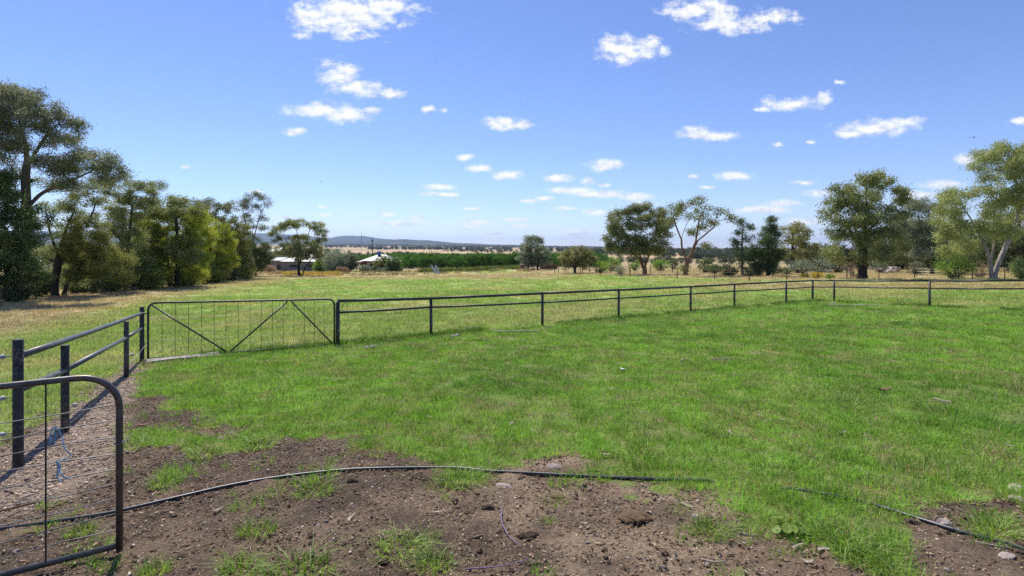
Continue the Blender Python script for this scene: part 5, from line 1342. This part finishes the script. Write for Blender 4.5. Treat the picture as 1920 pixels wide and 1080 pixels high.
def house(name, label, px, Yd, build):
    x = (px - 960) / F * Yd; z = tzf(x, Yd); root = empty(name, Vector((x, Yd, z))); tag(root, label, 'house', 'farm houses'); build(root, Yd, z); return root
def house_a(root, Yd, z):
    s = Yd / F; w = 8.2; hz = lambda py: CAMZ - (py - HY) * s - z
    ze = hz(490); zr = hz(476); x0, x1 = (529 - 561) * s, (600 - 561) * s
    holes = [(-.9 * 1 + x0 + 2.6, x0 + 3.6, 1.0, 1.7), (x1 - 2.9, x1 - 1.7, .9, 1.75)]
    m = MB(); wall_with_openings(m, x0, x1, -.4, ze, 0, holes)
    m.add([(x0,0,-.4),(x0,0,ze),(x0,w,ze),(x0,w,-.4)], [(0,1,2,3)]); m.add([(x1,0,-.4),(x1,w,-.4),(x1,w,ze),(x1,0,ze)], [(0,1,2,3)]); m.add([(x0,w,-.4),(x0,w,ze),(x1,w,ze),(x1,w,-.4)], [(0,1,2,3)])
    m.build('wall', M['render_wall'], root)
    for (a, b, c, d) in holes:
        mm = MB(); mm.box(a + .05, b - .05, .10, .13, c + .05, d - .05); wd = mm.build('window', M['glass'], root)
        mm = MB(); t = .05
        mm.box(a, b, .06, .12, c, c + t); mm.box(a, b, .06, .12, d - t, d); mm.box(a, a + t, .06, .12, c + t, d - t); mm.box(b - t, b, .06, .12, c + t, d - t); mm.build('frame', M['iron'], wd)
    hip_roof(root, x0 - .35, x1 + .35, -.4, w + .4, ze, zr, 3.3, M['iron'])
    m = MB(); m.box(x0 + 2.3, x0 + 2.85, 2.2, 2.75, zr - .7, zr + .35); m.build('chimney', M['brick'], root)
    # lean-to on the left with a doorway
    l0 = (506 - 561) * s; zl = hz(489)
    m = MB(); wall_with_openings(m, l0, x0 - .02, -.4, zl, .5, [(l0 + 1.5, l0 + 2.2, -.4, 1.7)]); m.add([(l0,.5,-.4),(l0,.5,zl),(l0,5,zl),(l0,5,-.4)], [(0,1,2,3)]); m.build('wall', M['render_wall'], root)
    m = MB(); m.box(l0 + 1.55, l0 + 2.15, .58, .62, -.3, 1.68); m.build('door', M['pole_wood'], root)
    m = MB(); m.add([(l0 - .3, .1, zl), (x0 - .4, .1, zl), (x0 - .4, 4.6, zl + .7), (l0 - .3, 4.6, zl + .7), (l0 - .3, .1, zl + .06), (x0 - .4, .1, zl + .06), (x0 - .4, 4.6, zl + .76), (l0 - .3, 4.6, zl + .76)],
                    [(3,2,1,0),(4,5,6,7),(0,1,5,4),(1,2,6,5),(2,3,7,6),(3,0,4,7)]); m.build('lean_to_roof', M['iron'], root)
house('farm_house', 'low grey house with pale hipped iron roof behind the umbrella tree', 561, 122, house_a)
def house_b(root, Yd, z):
    s = Yd / F; w = 8; hz = lambda py: CAMZ - (py - HY) * s - z
    ze = hz(489); zr = hz(478); x0, x1 = (688 - 706) * s, (738 - 706) * s
    holes = [(x0 + .8, x0 + 1.8, 1.0, 1.9), (x1 - 2.4, x1 - 1.2, 1.0, 1.9)]
    m = MB(); wall_with_openings(m, x0, x1, -.5, ze, 0, holes)
    m.add([(x0,0,-.5),(x0,0,ze),(x0,w,ze),(x0,w,-.5)], [(0,1,2,3)]); m.add([(x1,0,-.5),(x1,w,-.5),(x1,w,ze),(x1,0,ze)], [(0,1,2,3)]); m.add([(x0,w,-.5),(x0,w,ze),(x1,w,ze),(x1,w,-.5)], [(0,1,2,3)])
    m.build('wall', M['cream_wall'], root)
    for (a, b, c, d) in holes:
        mm = MB(); mm.box(a + .05, b - .05, .10, .13, c + .05, d - .05); wd = mm.build('window', M['glass'], root)
        mm = MB(); t = .05; mm.box(a, b, .06, .12, c, c + t); mm.box(a, b, .06, .12, d - t, d); mm.build('frame', M['iron'], wd)
    hip_roof(root, (676 - 706) * s, x1 + .3, -.4, w + .4, ze, zr, 3.2, M['iron'])
    # tan verandah on the left
    v0 = (668 - 706) * s
    m = MB(); m.add([(v0,-.3,ze-.35),(x0-.05,-.3,ze-.35),(x0-.05,4,ze-.05),(v0,4,ze-.05),(v0,-.3,ze-.27),(x0-.05,-.3,ze-.27),(x0-.05,4,ze+.03),(v0,4,ze+.03)], [(3,2,1,0),(4,5,6,7),(0,1,5,4),(1,2,6,5),(2,3,7,6),(3,0,4,7)]); m.build('verandah_roof', M['tan_roof'], root)
    m = MB(); m.box(v0 + .4, x0 - .05, 2.2, 2.3, -.5, ze - .2); m.build('verandah_wall', M['brick'], root)
    for t in (.1, 1.1, 2.1): m = MB(); m.box(v0 + t, v0 + t + .1, -.2, -.1, -.5, ze - .36); m.build('verandah_post', M['pole_wood'], root)
    # blue cooler on the ridge
    cx = (704 - 706) * s; m = MB(); m.box(cx - .4, cx + .4, 3.1, 3.9, zr + .0, zr + .72); c = m.build('roof_cooler', M['blue_plastic'], root)
    m = MB(); m.box(cx - .46, cx + .46, 3.04, 3.96, zr + .722, zr + .80); m.build('lid', M['blue_plastic'], c)
    m = MB(); m.box(cx - .25, cx + .25, 3.2, 3.7, zr - .4, zr - .003); m.build('duct', M['glass'], c)
    for k in range(4):
        m = MB(); m.box(cx - .34, cx + .34, 3.06, 3.097, zr + .1 + k * .15, zr + .18 + k * .15); m.build('louvre', M['blue_plastic'], c)
house('farm_house', 'farm house with blue cooler on its pale iron roof beside the pole', 706, 128, house_b)
def shed(root, Yd, z):
    s = Yd / F; hz = lambda py: CAMZ - (py - HY) * s - z
    ze = hz(471); m = MB(); m.box(-3.5, 3.5, 0, 5, -1, ze); m.build('wall', M['render_wall'], root)
    hip_roof(root, -3.8, 3.8, -.3, 5.3, ze + .004, hz(464), 2.4, M['iron'], False)
house('farm_shed', 'half hidden pale roofed building above the grey house', 524, 175, shed)

def build_pole():
    g = G(698, 506); root = empty('utility_pole', g); tag(root, 'dark timber power pole in front of the blue cooler house', 'pole')
    h = (506 - 448) * g.y / F
    m = MB(); m.tube([(0, 0, -.3), (0, 0, h * .5), (0, 0, h)], [.17, .15, .12], 10); m.build('shaft', M['pole_wood'], root, smooth=True)
    m = MB(); m.box(-.35, .35, -.17, -.12, h - .5, h - .4); m.build('cross_arm', M['pole_wood'], root)
    for x in (-.28, .28): m = MB(); m.tube([(x, -.145, h - .397), (x, -.145, h - .25)], [.03, .045], 6); m.build('insulator', M['insul'], root)
    Yd = 135; x = (678 - 960) / F * Yd; z = tzf(x, Yd); root = empty('aerial_mast', (x, Yd, z)); tag(root, 'thin television aerial mast above the farm houses', 'aerial')
    top = CAMZ - (434 - HY) / F * Yd - z
    m = MB(); m.tube([(0, 0, 0), (0, 0, top)], .035, 6); m.build('mast', M['wire'], root)
    m = MB(); m.tube([(-.55, 0, top - .15), (.55, 0, top - .15)], .025, 5); m.build('boom', M['wire'], root)
    for k in range(5):
        q = -.5 + k * .25; m = MB(); m.tube([(q, -.35, top - .15), (q, .35, top - .15)], .012, 4); m.build('element', M['wire'], root)
    m = MB(); m.tube([(-.3, 0, top - .45), (.3, 0, top - .45)], .02, 5); m.build('boom', M['wire'], root)
build_pole()

def build_mid_things():
    # small trees round the houses
    HT = [(628,506,26,22,'greygreen','grey green olive tree right of the grey house',118),(654,506,18,17,'gum_dark','dark grey round tree between the houses',120),(612,506,14,20,'dark','dark tree behind the grey house corner',134),
          (642,500,16,14,'greygreen','pale tree behind the gap between the houses',150),(512,507,22,20,'gum_dark','grey green tree over the lean-to',132),(497,507,14,18,'dark','dark tree left of the lean-to',126),(538,500,24,16,'greygreen','hazy tree between the grey house and hidden shed',160),
          (716,506,16,15,'olive_r','olive tree screening the blue cooler house',121),(737,506,16,15,'glossy','very dark round tree right of the blue cooler house',119),(745,505,10,10,'citrus','green fruit tree beside the very dark tree',124),
          (698,506,9,5,'greygreen','low hedge shrub at the foot of the pole',121),(720,507,14,4,'greygreen','clipped grey shrub below the olive tree',117),(641,508,12,6,'dry','reddish brown shrub before the dark grey tree',114),(507,509,14,7,'dry','brown shrub in front of the lean-to',116),(600,506,11,11,'bright','bright green shrub at the corner of the grey house',119),(684,507,12,6,'greygreen','grey shrub under the tan verandah',119)]
    for k, (x, y, rx, ry, lf, lb, Yd) in enumerate(HT):
        shrub('garden_tree' if ry > 9 else 'garden_shrub', lb, x, y, rx, ry, L_[lf], 120 + k, .34 if ry > 9 else .2, .15, 3600 if ry > 9 else 1200, 'garden trees round the houses', Y=Yd, cat='tree' if ry > 9 else 'shrub')
    # dam water and reeds
    n = 40; zt = float(tz(POND[0], POND[1] - POND[3] * 1.0)) - .10
    wm, nt, N, L = new_mat('dam_water'); o, b = out_bsdf(N, L, .08, .5); b.inputs['Base Color'].default_value = (.012, .016, .012, 1)
    nn = noise(N, L, 3, 3); bump(N, L, nn.outputs['Fac'], .08, .02, b)
    V = [(POND[0] + POND[2] * 1.02 * math.cos(2 * math.pi * k / n), POND[1] + POND[3] * 1.02 * math.sin(2 * math.pi * k / n), zt) for k in range(n)]
    me = bpy.data.meshes.new('water'); me.from_pydata(V, [], [tuple(range(n))]); me.materials.append(wm); tag(obj('water', me), 'dark dam water', kind='structure')
    RD = [tuft_mesh('reed_clump', 40, .5, .5, 1.1, .05, .5, 900 + k, M['grass']) for k in range(3)]
    a = rng.uniform(-.2, math.pi + .2, 420); q = rng.uniform(.86, 1.12, 420)
    x = POND[0] + POND[2] * q * np.cos(a) + 1.2; y = POND[1] + POND[3] * q * np.sin(a); z = np.maximum(tz(x, y), zt)
    s = rng.uniform(.6, 1.1, 420)
    scatter('reeds', np.c_[x, y, z], np.c_[np.zeros(420), np.zeros(420), rng.uniform(0, 6, 420)], np.c_[s, s, s], C(.17, .22, .05) * rng.uniform(.7, 1.3, (420, 1)), RD, 'green reeds along the far side of the dam', 'reeds')
    # pump ramp at the dam
    g = G(826, 514); root = empty('pump_ramp', g); tag(root, 'pale sloping ramp of two beams at the dam edge', 'ramp')
    s = g.y / F
    for dx in (0, 7):
        m = MB(); a = Vector((dx * s - .9, 0, -.05)); bb = Vector(((812 - 826 + dx * 1.1) * s - .55, 1.2, (514 - 499) * s)); sd = Vector((.16, 0, 0))
        up = Vector((.05, 0, .16))
        m.add([a - sd, a + sd, bb + sd, bb - sd, a - sd + up, a + sd + up, bb + sd + up, bb - sd + up], [(3,2,1,0),(4,5,6,7),(0,1,5,4),(1,2,6,5),(2,3,7,6),(3,0,4,7)]); m.build('beam', M['iron'], root)
    for t in (.2, .45, .7):
        p = Vector((-.9, 0, -.05)).lerp(Vector((-14 * s - .55, 1.2, 15 * s)), t); m = MB(); m.tube([p + Vector((.1, .02, .06)), p + Vector((7 * s + .1, .02, .06))], .05, 6); m.build('cross_bar', M['rail_steel'], root)
    m = MB(); m.box(-2 * s - .3, 1.5 * s, -.3, .5, -.1, .12); m.build('foot_plate', M['iron'], root)
    # firewood stack and drum
    g = G(1028, 505); root = empty('firewood_stack', g); tag(root, 'long brown stack of cut firewood behind the bushy tree', 'firewood'); s = g.y / F
    r = random.Random(3); k = 0
    for row in range(6):
        for c in range(17):
            R = r.uniform(.11, .14); x = (c - 8) * .235 + (row % 2) * .11
            m = MB(); m.tube([(x, 0, .1 + row * .2), (x + r.uniform(-.03, .03), .7, .1 + row * .2)], R, 7); m.build('log', M['bark'], root)
    g = G(979, 505); root = empty('metal_drum', g); tag(root, 'rusty drum standing left of the bushy tree trunk', 'drum')
    m = MB(); m.tube([(0,0,0),(0,0,.03),(0,0,.45),(0,0,.48),(0,0,.51),(0,0,.95),(0,0,1.0)], [.48,.5,.5,.53,.5,.5,.48], 14); m.build('body', M['brick'], root, smooth=True)
    m = MB(); m.tube([(0,0,1.002),(0,0,1.05)], [.5,.46], 14); m.build('lid', M['stone'], root)
    # parked white ute end seen right of the grey house
    g = G(606, 506); root = empty('parked_trailer', g); tag(root, 'pale blue and white trailer parked right of the grey house', 'trailer')
    m = MB(); m.box(-.95, .95, 0, 2.2, .45, 1.05); m.build('body', M['blue_plastic'], root)
    m = MB(); m.box(-.9, -.1, .2, 1.2, 1.053, 1.7); m.build('load', M['whitestuff'], root)
    for x in (-.75, .75): m = MB(); m.tube([(x - .1, 1.1, .3), (x + .1, 1.1, .3)], .3, 14); m.build('wheel', M['poly'], root)
    # rubble heap at right: stones and dead branches
    r = random.Random(8)
    for k in range(34):
        x = r.uniform(1500, 1680); y = 506 - 7 * math.exp(-((x - 1590) / 60) ** 2) * r.uniform(0, 1) + r.uniform(0, 6)
        g = G(x, y + 2); a = r.uniform(.3, .75)
        o = lump(a, a * .8, a * .6, 800 + k, 2, .5).build('rubble_stone', M['stone'] if k % 4 else M['brick'], None, g + Vector((0, 0, .1 + r.uniform(0, .5)))); o.rotation_euler.z = r.uniform(0, 6)
        tag(o, 'pale rock in the rubble heap beyond the wire fence', 'rock', 'rocks of the rubble heap')
    for k, (x, y, dx, dz, lb) in enumerate([(1550,506,30,-3,'grey dead log lying on the left of the rubble heap'),(1580,507,36,2,'bleached dead log across the middle of the rubble heap'),(1640,508,28,-2,'dead log at the right end of the rubble heap'),(1700,513,26,2,'fallen log under the grey olive gum')]):
        g = G(x, y); s = g.y / F; m = MB(); m.tube(smooth_path([(0, 0, .2), (dx * s * .5, .4, .3 - dz * s * .5), (dx * s, .6, .25 - dz * s)], 4), [.16, .15, .15, .14, .13, .12, .1, .09, .07][:9], 7); o = m.build('dead_log', M['stick'], None, g); tag(o, lb, 'log')
    for k, (x, y, lb) in enumerate([(1508,518,'leftmost clump of yellow flowered weed at the wire fence'),(1532,519,'largest clump of yellow flowered weed at the wire fence'),(1556,520,'clump of yellow flowered weed nearest the stout trunk')]):
        shrub('yellow_weed', lb, x, y + 3, 8 + 4 * (k == 1), 4 + 2 * (k == 1), L_['bright'] if k == 2 else L_['yellowweed'], 170 + k, .14, .08, 500, cat='weed')
    # yellow weeds and dry stalks before the houses
    W1 = [tuft_mesh('weed_clump', 40, .5, .35, .8, .06, .6, 920 + k, M['grass']) for k in range(3)]
    px = np.r_[rng.uniform(530, 640, 130), rng.uniform(480, 1000, 300)]; yy = np.r_[rng.uniform(96, 112, 130), rng.uniform(96, 120, 300)]
    x = (px - 960) / F * yy; d = np.sqrt(((x - POND[0]) / POND[2]) ** 2 + ((yy - POND[1]) / POND[3]) ** 2); ok = d > 1.15
    c = np.r_[C(.48, .37, .06) * rng.uniform(.7, 1.1, (130, 1)), C(.38, .30, .18) * rng.uniform(.5, 1.1, (300, 1))]
    x, yy, c = x[ok], yy[ok], c[ok]; n = len(x); s = rng.uniform(.6, 1.2, n)
    scatter('dry_weeds', np.c_[x, yy, tz(x, yy)], np.c_[np.zeros(n), np.zeros(n), rng.uniform(0, 6, n)], np.c_[s, s, s * .8], c, W1, 'yellow and straw coloured weeds along the far edge of the paddock', 'weeds')
    # birds
    def bird(px, py, Yd, sc, label):
        p = P(px, py, Yd); root = empty('bird', p); tag(root, label, 'bird', 'birds in the sky')
        m = MB(); m.tube([(-.32, 0, 0), (-.18, 0, .03), (0, 0, .03), (.2, 0, .02), (.3, 0, .03), (.4, 0, .01)], [.03, .07, .09, .07, .05, .01], 8); b = m.build('body', M['pole_wood'], root, smooth=True)
        for sgn in (-1, 1):
            m = MB(); m.add([(.12, sgn * .05, .04), (-.12, sgn * .05, .04), (-.06, sgn * .5, .2), (.12, sgn * .45, .2), (-.08, sgn * .95, .12), (.02, sgn * .9, .13)] + [(.12, sgn * .05, .025), (-.12, sgn * .05, .025), (-.06, sgn * .5, .185), (.12, sgn * .45, .185), (-.08, sgn * .95, .105), (.02, sgn * .9, .115)],
                            [(0, 1, 2, 3), (3, 2, 4, 5), (9, 8, 7, 6), (11, 10, 8, 9)]); m.build('wing', M['pole_wood'], b)
        root.scale = (sc,) * 3; root.rotation_euler.z = .3
    bird(1825, 258, 90, .8, 'small dark bird flying left of the tall yellow green gum')
    bird(602, 341, 120, .6, 'tiny bird in the sky above the umbrella tree')
build_mid_things()

# ------------------------------------------------------------------ orchard and the plain
def blob_tree(name, leaf, w, h, trunk, nl, L, seed):
    """whole small tree as one mesh: short trunk and a leafy dome of clumps"""
    r = np.random.default_rng(seed); k = 34
    q = r.normal(0, 1, (k, 3)); q /= np.linalg.norm(q, axis=1, keepdims=True); t = r.uniform(.5, 1, (k, 1)) ** .5
    att = q * t * np.array([w * .42, w * .42, (h - trunk) * .44]) + np.array([0, 0, trunk + (h - trunk) * .5])
    V, Fc, T = leaves_np(att, r, nl // k, .13 * w, L, L * .5, .2)
    A = np.array([[0, 0, -.3], [0, 0, trunk]]); B = np.array([[0, 0, trunk], [0.1, 0, trunk + (h - trunk) * .5]])
    V1, F1 = tubes_np(A, B, [.05 * w, .04 * w], [.04 * w, .015 * w], 6)
    return mesh_np(name, np.r_[V, V1], np.r_[Fc, F1 + len(V)], [leaf, M['trunk_dark']], tint=np.r_[T, np.zeros(len(V1))], fmat=np.r_[np.zeros(len(Fc)), np.ones(len(F1))])
def build_orchard():
    meshes = [blob_tree('citrus_tree', L_['citrus'], 4.4, 3.9, .5, 1500, .42, 40 + k) for k in range(4)]
    pts = []
    for row in range(0, 64):
        y = 148 + row * 5.6
        for x in np.arange(-.36 * y - 10, .50 * y, 4.3):
            jx, jy = rng.normal(0, .25), rng.normal(0, .25); px = 960 + F * x / y
            if px < 735 and y < 190: continue
            if px < 640 or px > 1130: continue
            if 250 < y < 262: continue                      # headland track
            if y > 330 and px < 660 + (y - 330) * .6: continue
            pts.append((x + jx, y + jy))
    pts = np.array(pts); z = tz(pts[:, 0], pts[:, 1]); px = 960 + F * pts[:, 0] / pts[:, 1]
    vis = (px > 735) & (px < 1340)
    order = np.argsort(pts[:, 1] + (~vis) * 1e4); near = order[:300]; rest = order[300:]
    for i in near:
        o = obj('citrus_tree', meshes[i % 4], None, (pts[i, 0], pts[i, 1], z[i])); o.rotation_euler.z = rng.uniform(0, 6.28); s = rng.uniform(.85, 1.15); o.scale = (s, s, s * rng.uniform(.85, 1.1))
        tag(o, 'round dark green citrus tree in the front orchard rows', 'fruit tree', 'citrus trees of the orchard')
    n = len(rest); s = rng.uniform(.85, 1.15, n)
    scatter('far_orchard', np.c_[pts[rest], z[rest]], np.c_[np.zeros((n, 2)), rng.uniform(0, 6.28, n)], np.c_[s, s, s * .95], np.ones((n, 3)) * .1, meshes, 'green rows of the orchard receding down the valley', 'orchard')
    far = [blob_tree('plain_tree', L_['far'], w, h, t, 900, .9, 60 + k) for k, (w, h, t) in enumerate([(9, 9, 1.2), (12, 10, 1.5), (8, 11, 1.5)])]
    # single trees that can be told apart on the tan fields
    FT = [(634,470,8,640),(643,472,4,640),(655,470,10,620),(664,472,8,600),(672,472,8,600),(690,471,8,640),(704,473,8,620),(712,472,9,640),(726,471,6,700),(738,471,8,680),(745,471,7,680),(752,471,7,690),(764,471,8,680),
          (791,480,9,430),(798,480,8,430),(806,480,8,420),(813,480,9,420),(819,479,11,430),(855,478,7,450),(892,470,7,900),(914,470,7,950),(923,471,6,900),(938,473,11,700),(880,466,5,1300),(760,464,5,1500),(700,461,5,1600)]
    for k, (px, py, hpx, Yd) in enumerate(FT):
        x = (px - 960) / F * Yd; o = obj('plain_tree', far[k % 3], None, (x, Yd, tzf(x, Yd))); s = hpx * Yd / F / 9.5; o.scale = (s, s, s); o.rotation_euler.z = k
        tag(o, 'small dark tree standing on the tan fields beyond the orchard', 'tree', 'trees scattered on the plain')
    # belts of woodland too far to count
    P_ = []; S_ = []
    def belt(x0, x1, y0, y1, n, h):
        px = rng.uniform(x0, x1, n); yy = rng.uniform(y0, y1, n); x = (px - 960) / F * yy
        P_.append(np.c_[x, yy, tz(x, yy)]); s = h / 9.5 * rng.uniform(.6, 1.2, n); S_.append(np.c_[s, s, s * .8])
    belt(655, 860, 520, 535, 90, 5); belt(700, 800, 560, 580, 40, 6); belt(690, 960, 1700, 1900, 170, 13); belt(830, 1000, 1250, 1300, 60, 8); belt(560, 720, 2600, 3000, 120, 14); belt(600, 1150, 3400, 4200, 420, 16); belt(600, 1150, 4600, 5200, 420, 18)
    belt(1100, 1480, 225, 250, 46, 4); belt(1540, 2100, 95, 150, 60, 5); belt(1680, 2100, 100, 180, 60, 9); belt(1100, 1500, 700, 800, 170, 11); belt(1230, 1900, 500, 640, 260, 9); belt(1000, 1400, 1200, 1500, 160, 11); belt(1290, 1420, 420, 520, 50, 8)
    belt(-200, 640, 600, 900, 160, 10); belt(1480, 2100, 110, 200, 90, 6); belt(-400, 420, 90, 160, 60, 8)
    p = np.concatenate(P_); s = np.concatenate(S_); n = len(p)
    scatter('far_woodland', p, np.c_[np.zeros((n, 2)), rng.uniform(0, 6.28, n)], s, np.ones((n, 3)) * .05, far, 'dark belts of far woodland across the plain', 'woodland')
build_orchard()

# ------------------------------------------------------------------ air
def build_haze():
    m = bpy.data.materials.new('haze'); m.use_nodes = True; nt = m.node_tree; nt.nodes.clear()
    o = nt.nodes.new('ShaderNodeOutputMaterial'); v = nt.nodes.new('ShaderNodeVolumePrincipled')
    v.inputs['Color'].default_value = (.50, .68, 1.0, 1); v.inputs['Density'].default_value = HAZE; v.inputs['Anisotropy'].default_value = .2
    nt.links.new(v.outputs[0], o.inputs['Volume'])
    b = MB(); b.box(-17000, 17000, -17000, 17500, -75, 345)
    ob = b.build('haze', m); tag(ob, 'thin bluish summer haze over the plain', 'haze', kind='stuff')
HAZE = 6.0e-5
build_haze()
